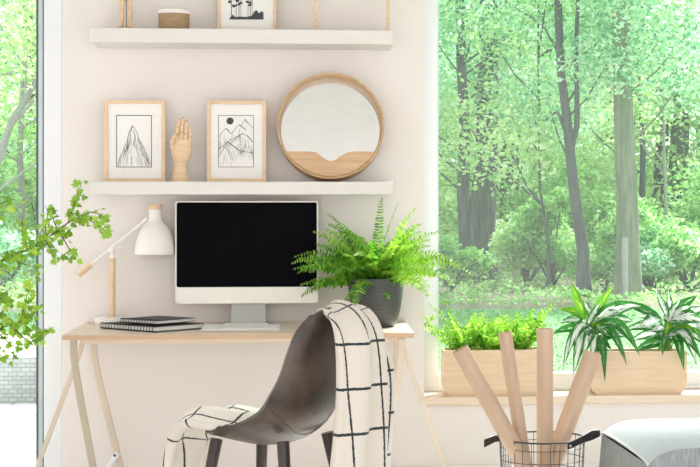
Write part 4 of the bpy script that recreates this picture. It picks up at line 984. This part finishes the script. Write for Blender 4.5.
# trees seen in the left window
mk(-30, 300, [(-26, 250), (-8, 180), (12, 120), (38, 80)], 7, 9, 'pale leaning tree whose stem crosses the left window', 2.4, 21, bark='bark_p', nleaf=12000, lm='leaf_b', forks=[([(-6, 172), (4, 152), (10, 125), (24, 112), (34, 100)], 5), ([(-24, 100), (-10, 84), (4, 74), (22, 71), (28, 58), (34, 40)], 5)])
mk(22, 272, [(22, 230), (20, 150), (24, 60)], 8, 8, 'slim tree standing further back in the left window', 1.5, 22, bark='bark_p', nleaf=14000, lm='leaf_b', spread=2.2, nb=18)
# far forest: trees that nothing tells apart
fb = [(-9.5, 27), (-6.5, 31), (-3.8, 26), (-1.5, 32), (1.0, 27.5), (2.6, 33), (4.2, 29), (5.8, 34), (7.4, 28.5), (9.6, 32), (12, 29), (14.5, 34), (-12.5, 32), (17, 30)]
for i, (x, y) in enumerate(fb):
    R = random.Random(300 + i); h_ = R.uniform(8.5, 11)
    path = [(x, y, -.1), (x + R.uniform(-.2, .2), y, 3), (x + R.uniform(-.4, .4), y, 6), (x + R.uniform(-.5, .5), y, h_)]
    cr = crown_at(x, y, .9, h_, 2.5, 20, 1.0, 1.6, 400 + i)
    tree('tree', 'pale green leafy tree in the far forest', path, [.17, .13, .1, .04], cr, 10000, .15, M['leaf_a' if i % 2 else 'leaf_b'], M['bark'], 'far forest trees')
for i in range(16):
    x = -22 + i * 3.4; y = 41 + (i % 3) * 2.5; h_ = 13
    cr = crown_at(x, y, .8, h_, 3.2, 20, 1.6, 2.4, 500 + i)
    tree('tree', 'pale green leafy tree at the back of the forest', [(x, y, -.1), (x, y, 6), (x, y, h_)], [.22, .16, .05], cr, 5000, .30, M['leaf_b' if i % 2 else 'leaf_a'], M['bark'], 'rearmost forest trees')
# shrubs
def shrub(u, v, r, h_, label, seed, n=6000, lm='leaf_c', size=.08, group=None):
    b = G(u, v); t = thing('shrub', label, 'shrub', b, group); R = random.Random(seed); pts = []; g = MB()
    for i in range(9):
        a = R.uniform(0, 2 * PI); q = r * math.sqrt(R.random()); c_ = (b.x + q * math.cos(a), b.y + q * .7 * math.sin(a), h_ * R.uniform(.2, .8)); pts.append(blob(c_, r * .45, n // 9, .8, .1))
        g.tube([b, ((b.x + c_[0]) / 2, (b.y + c_[1]) / 2, c_[2] * .6), c_], [.02, .014, .007], 5)
    g.build('stems', M['bark'], t); leaves_obj('foliage', np.concatenate(pts), size, M[lm], t)
for i, (u, v, r, h_, n, lm) in enumerate([(450, 292, .5, .9, 4000, 'leaf_c'), (527, 286, .75, 1.3, 8000, 'leaf_b'), (552, 288, .6, 1.6, 7000, 'leaf_c'), (606, 290, .55, 1.0, 5000, 'leaf_c'), (652, 292, .6, 1.0, 5000, 'leaf_a'), (690, 290, .9, 1.4, 8000, 'leaf_c'), (730, 286, .9, 1.3, 6000, 'leaf_c'), (6, 286, .9, 1.0, 6000, 'leaf_a')]):
    shrub(u, v, r, h_, ['low dark shrub at the left edge of the right window', 'round shrub between the leaning and the forked trunks', 'taller pale shrub just left of the forked trunk', 'low shrub between the forked trunk and the post', 'pale shrub right of the mossy trunk', 'wide shrub under the broad dark trunk', 'shrub at far right beyond the window edge', 'pale shrub seen through the left window'][i], 600 + i, n, lm)
for i in range(26):
    xx = -13 + i * 1.15 + .4 * math.sin(i * 5.1); yy = 22 + 4 * (i % 3); R = random.Random(900 + i); t = thing('shrub', 'bright green shrub growing under the far forest trees', 'shrub', (xx, yy, -.06), 'far forest shrubs'); pts = []; g = MB()
    for q in range(8):
        c_ = (xx + R.uniform(-.9, .9), yy + R.uniform(-.6, .6), R.uniform(.3, 1.9)); pts.append(blob(c_, R.uniform(.5, .8), 700, .8, .1)); g.tube([(xx, yy, -.1), ((xx + c_[0]) / 2, yy, c_[2] * .6), c_], [.02, .014, .007], 5)
    g.build('stems', M['bark'], t); leaves_obj('foliage', np.concatenate(pts), .11, M['leaf_b' if i % 3 else 'leaf_c'], t)
# undergrowth band: uncountable
n = 20000; xs_ = NR.uniform(-9, 16, n); ys_ = 13.2 + 8 * NR.random(n) ** 1.4; hmap = .10 + .07 * np.sin(xs_ * 2.1 + ys_) + .05 * np.sin(xs_ * 5.3 - ys_ * 2); zs_ = np.maximum(hmap, .05) * NR.random(n) - .03
tag(leaves_obj('undergrowth', np.stack([xs_, ys_, zs_], 1), .065, M['leaf_c']), 'low leafy undergrowth along the edge of the forest', 'undergrowth', kind='stuff')
n = 40000; xs_ = NR.uniform(-9, 14, n); ys_ = 4.5 + 8 * NR.random(n); keep = ~((xs_ < .3) & (ys_ < 9.6)); xs_, ys_ = xs_[keep], ys_[keep]
tag(leaves_obj('grass', np.stack([xs_, ys_, -.03 + .02 * NR.random(len(xs_))], 1), .028, M['blade']), 'short green grass growing on the lawn', 'grass', kind='stuff')
b = G(620.5, 297.5); tp = P(620, 237, b.y); rp = 6.2 * (b.y - CY) / F_PX / 2
pp = MB().tube([(b.x, b.y - .35, -.1), (b.x - .005, b.y - .35, tp.z - .02), (b.x - .005, b.y - .35, tp.z)], [rp, rp, rp * .8], 12).build('post', M['post'])
tag(pp, 'grey weathered post standing before the mossy tree trunk', 'post')

# ------------------------------------------------------------------ light
wd = bpy.data.worlds.new('world'); SC.world = wd; wd.use_nodes = True; nt = wd.node_tree; nt.nodes.clear()
o = nt.nodes.new('ShaderNodeOutputWorld'); bg = nt.nodes.new('ShaderNodeBackground'); tc = nt.nodes.new('ShaderNodeTexCoord'); sp = nt.nodes.new('ShaderNodeSeparateXYZ')
nt.links.new(tc.outputs['Generated'], sp.inputs[0]); r = ramp(nt, [(0, (.80, .76, .70)), (.45, (1, .985, .97)), (1, (.86, .93, 1))])
ma = N(nt, 'ShaderNodeMath', operation='MULTIPLY_ADD'); ma.inputs[1].default_value = .5; ma.inputs[2].default_value = .5
nt.links.new(sp.outputs[2], ma.inputs[0]); nt.links.new(ma.outputs[0], r.inputs[0]); nt.links.new(r.outputs[0], bg.inputs[0]); bg.inputs[1].default_value = 1.25
nt.links.new(bg.outputs[0], o.inputs[0])
sl = bpy.data.lights.new('sun', 'SUN'); sl.energy = 10; sl.angle = math.radians(12); sl.color = (1, .985, .96)
so = bpy.data.objects.new('sun', sl); COL.objects.link(so); so.rotation_euler = Vector((-.42, -.62, -.68)).to_track_quat('-Z', 'Y').to_euler()
vs_ = SC.view_settings; vs_.view_transform = 'Standard'; vs_.look = 'None'; vs_.exposure = .30; vs_.gamma = 1; vs_.use_curve_mapping = False
SC.cycles.max_bounces = 10; SC.cycles.diffuse_bounces = 5; SC.cycles.transparent_max_bounces = 12
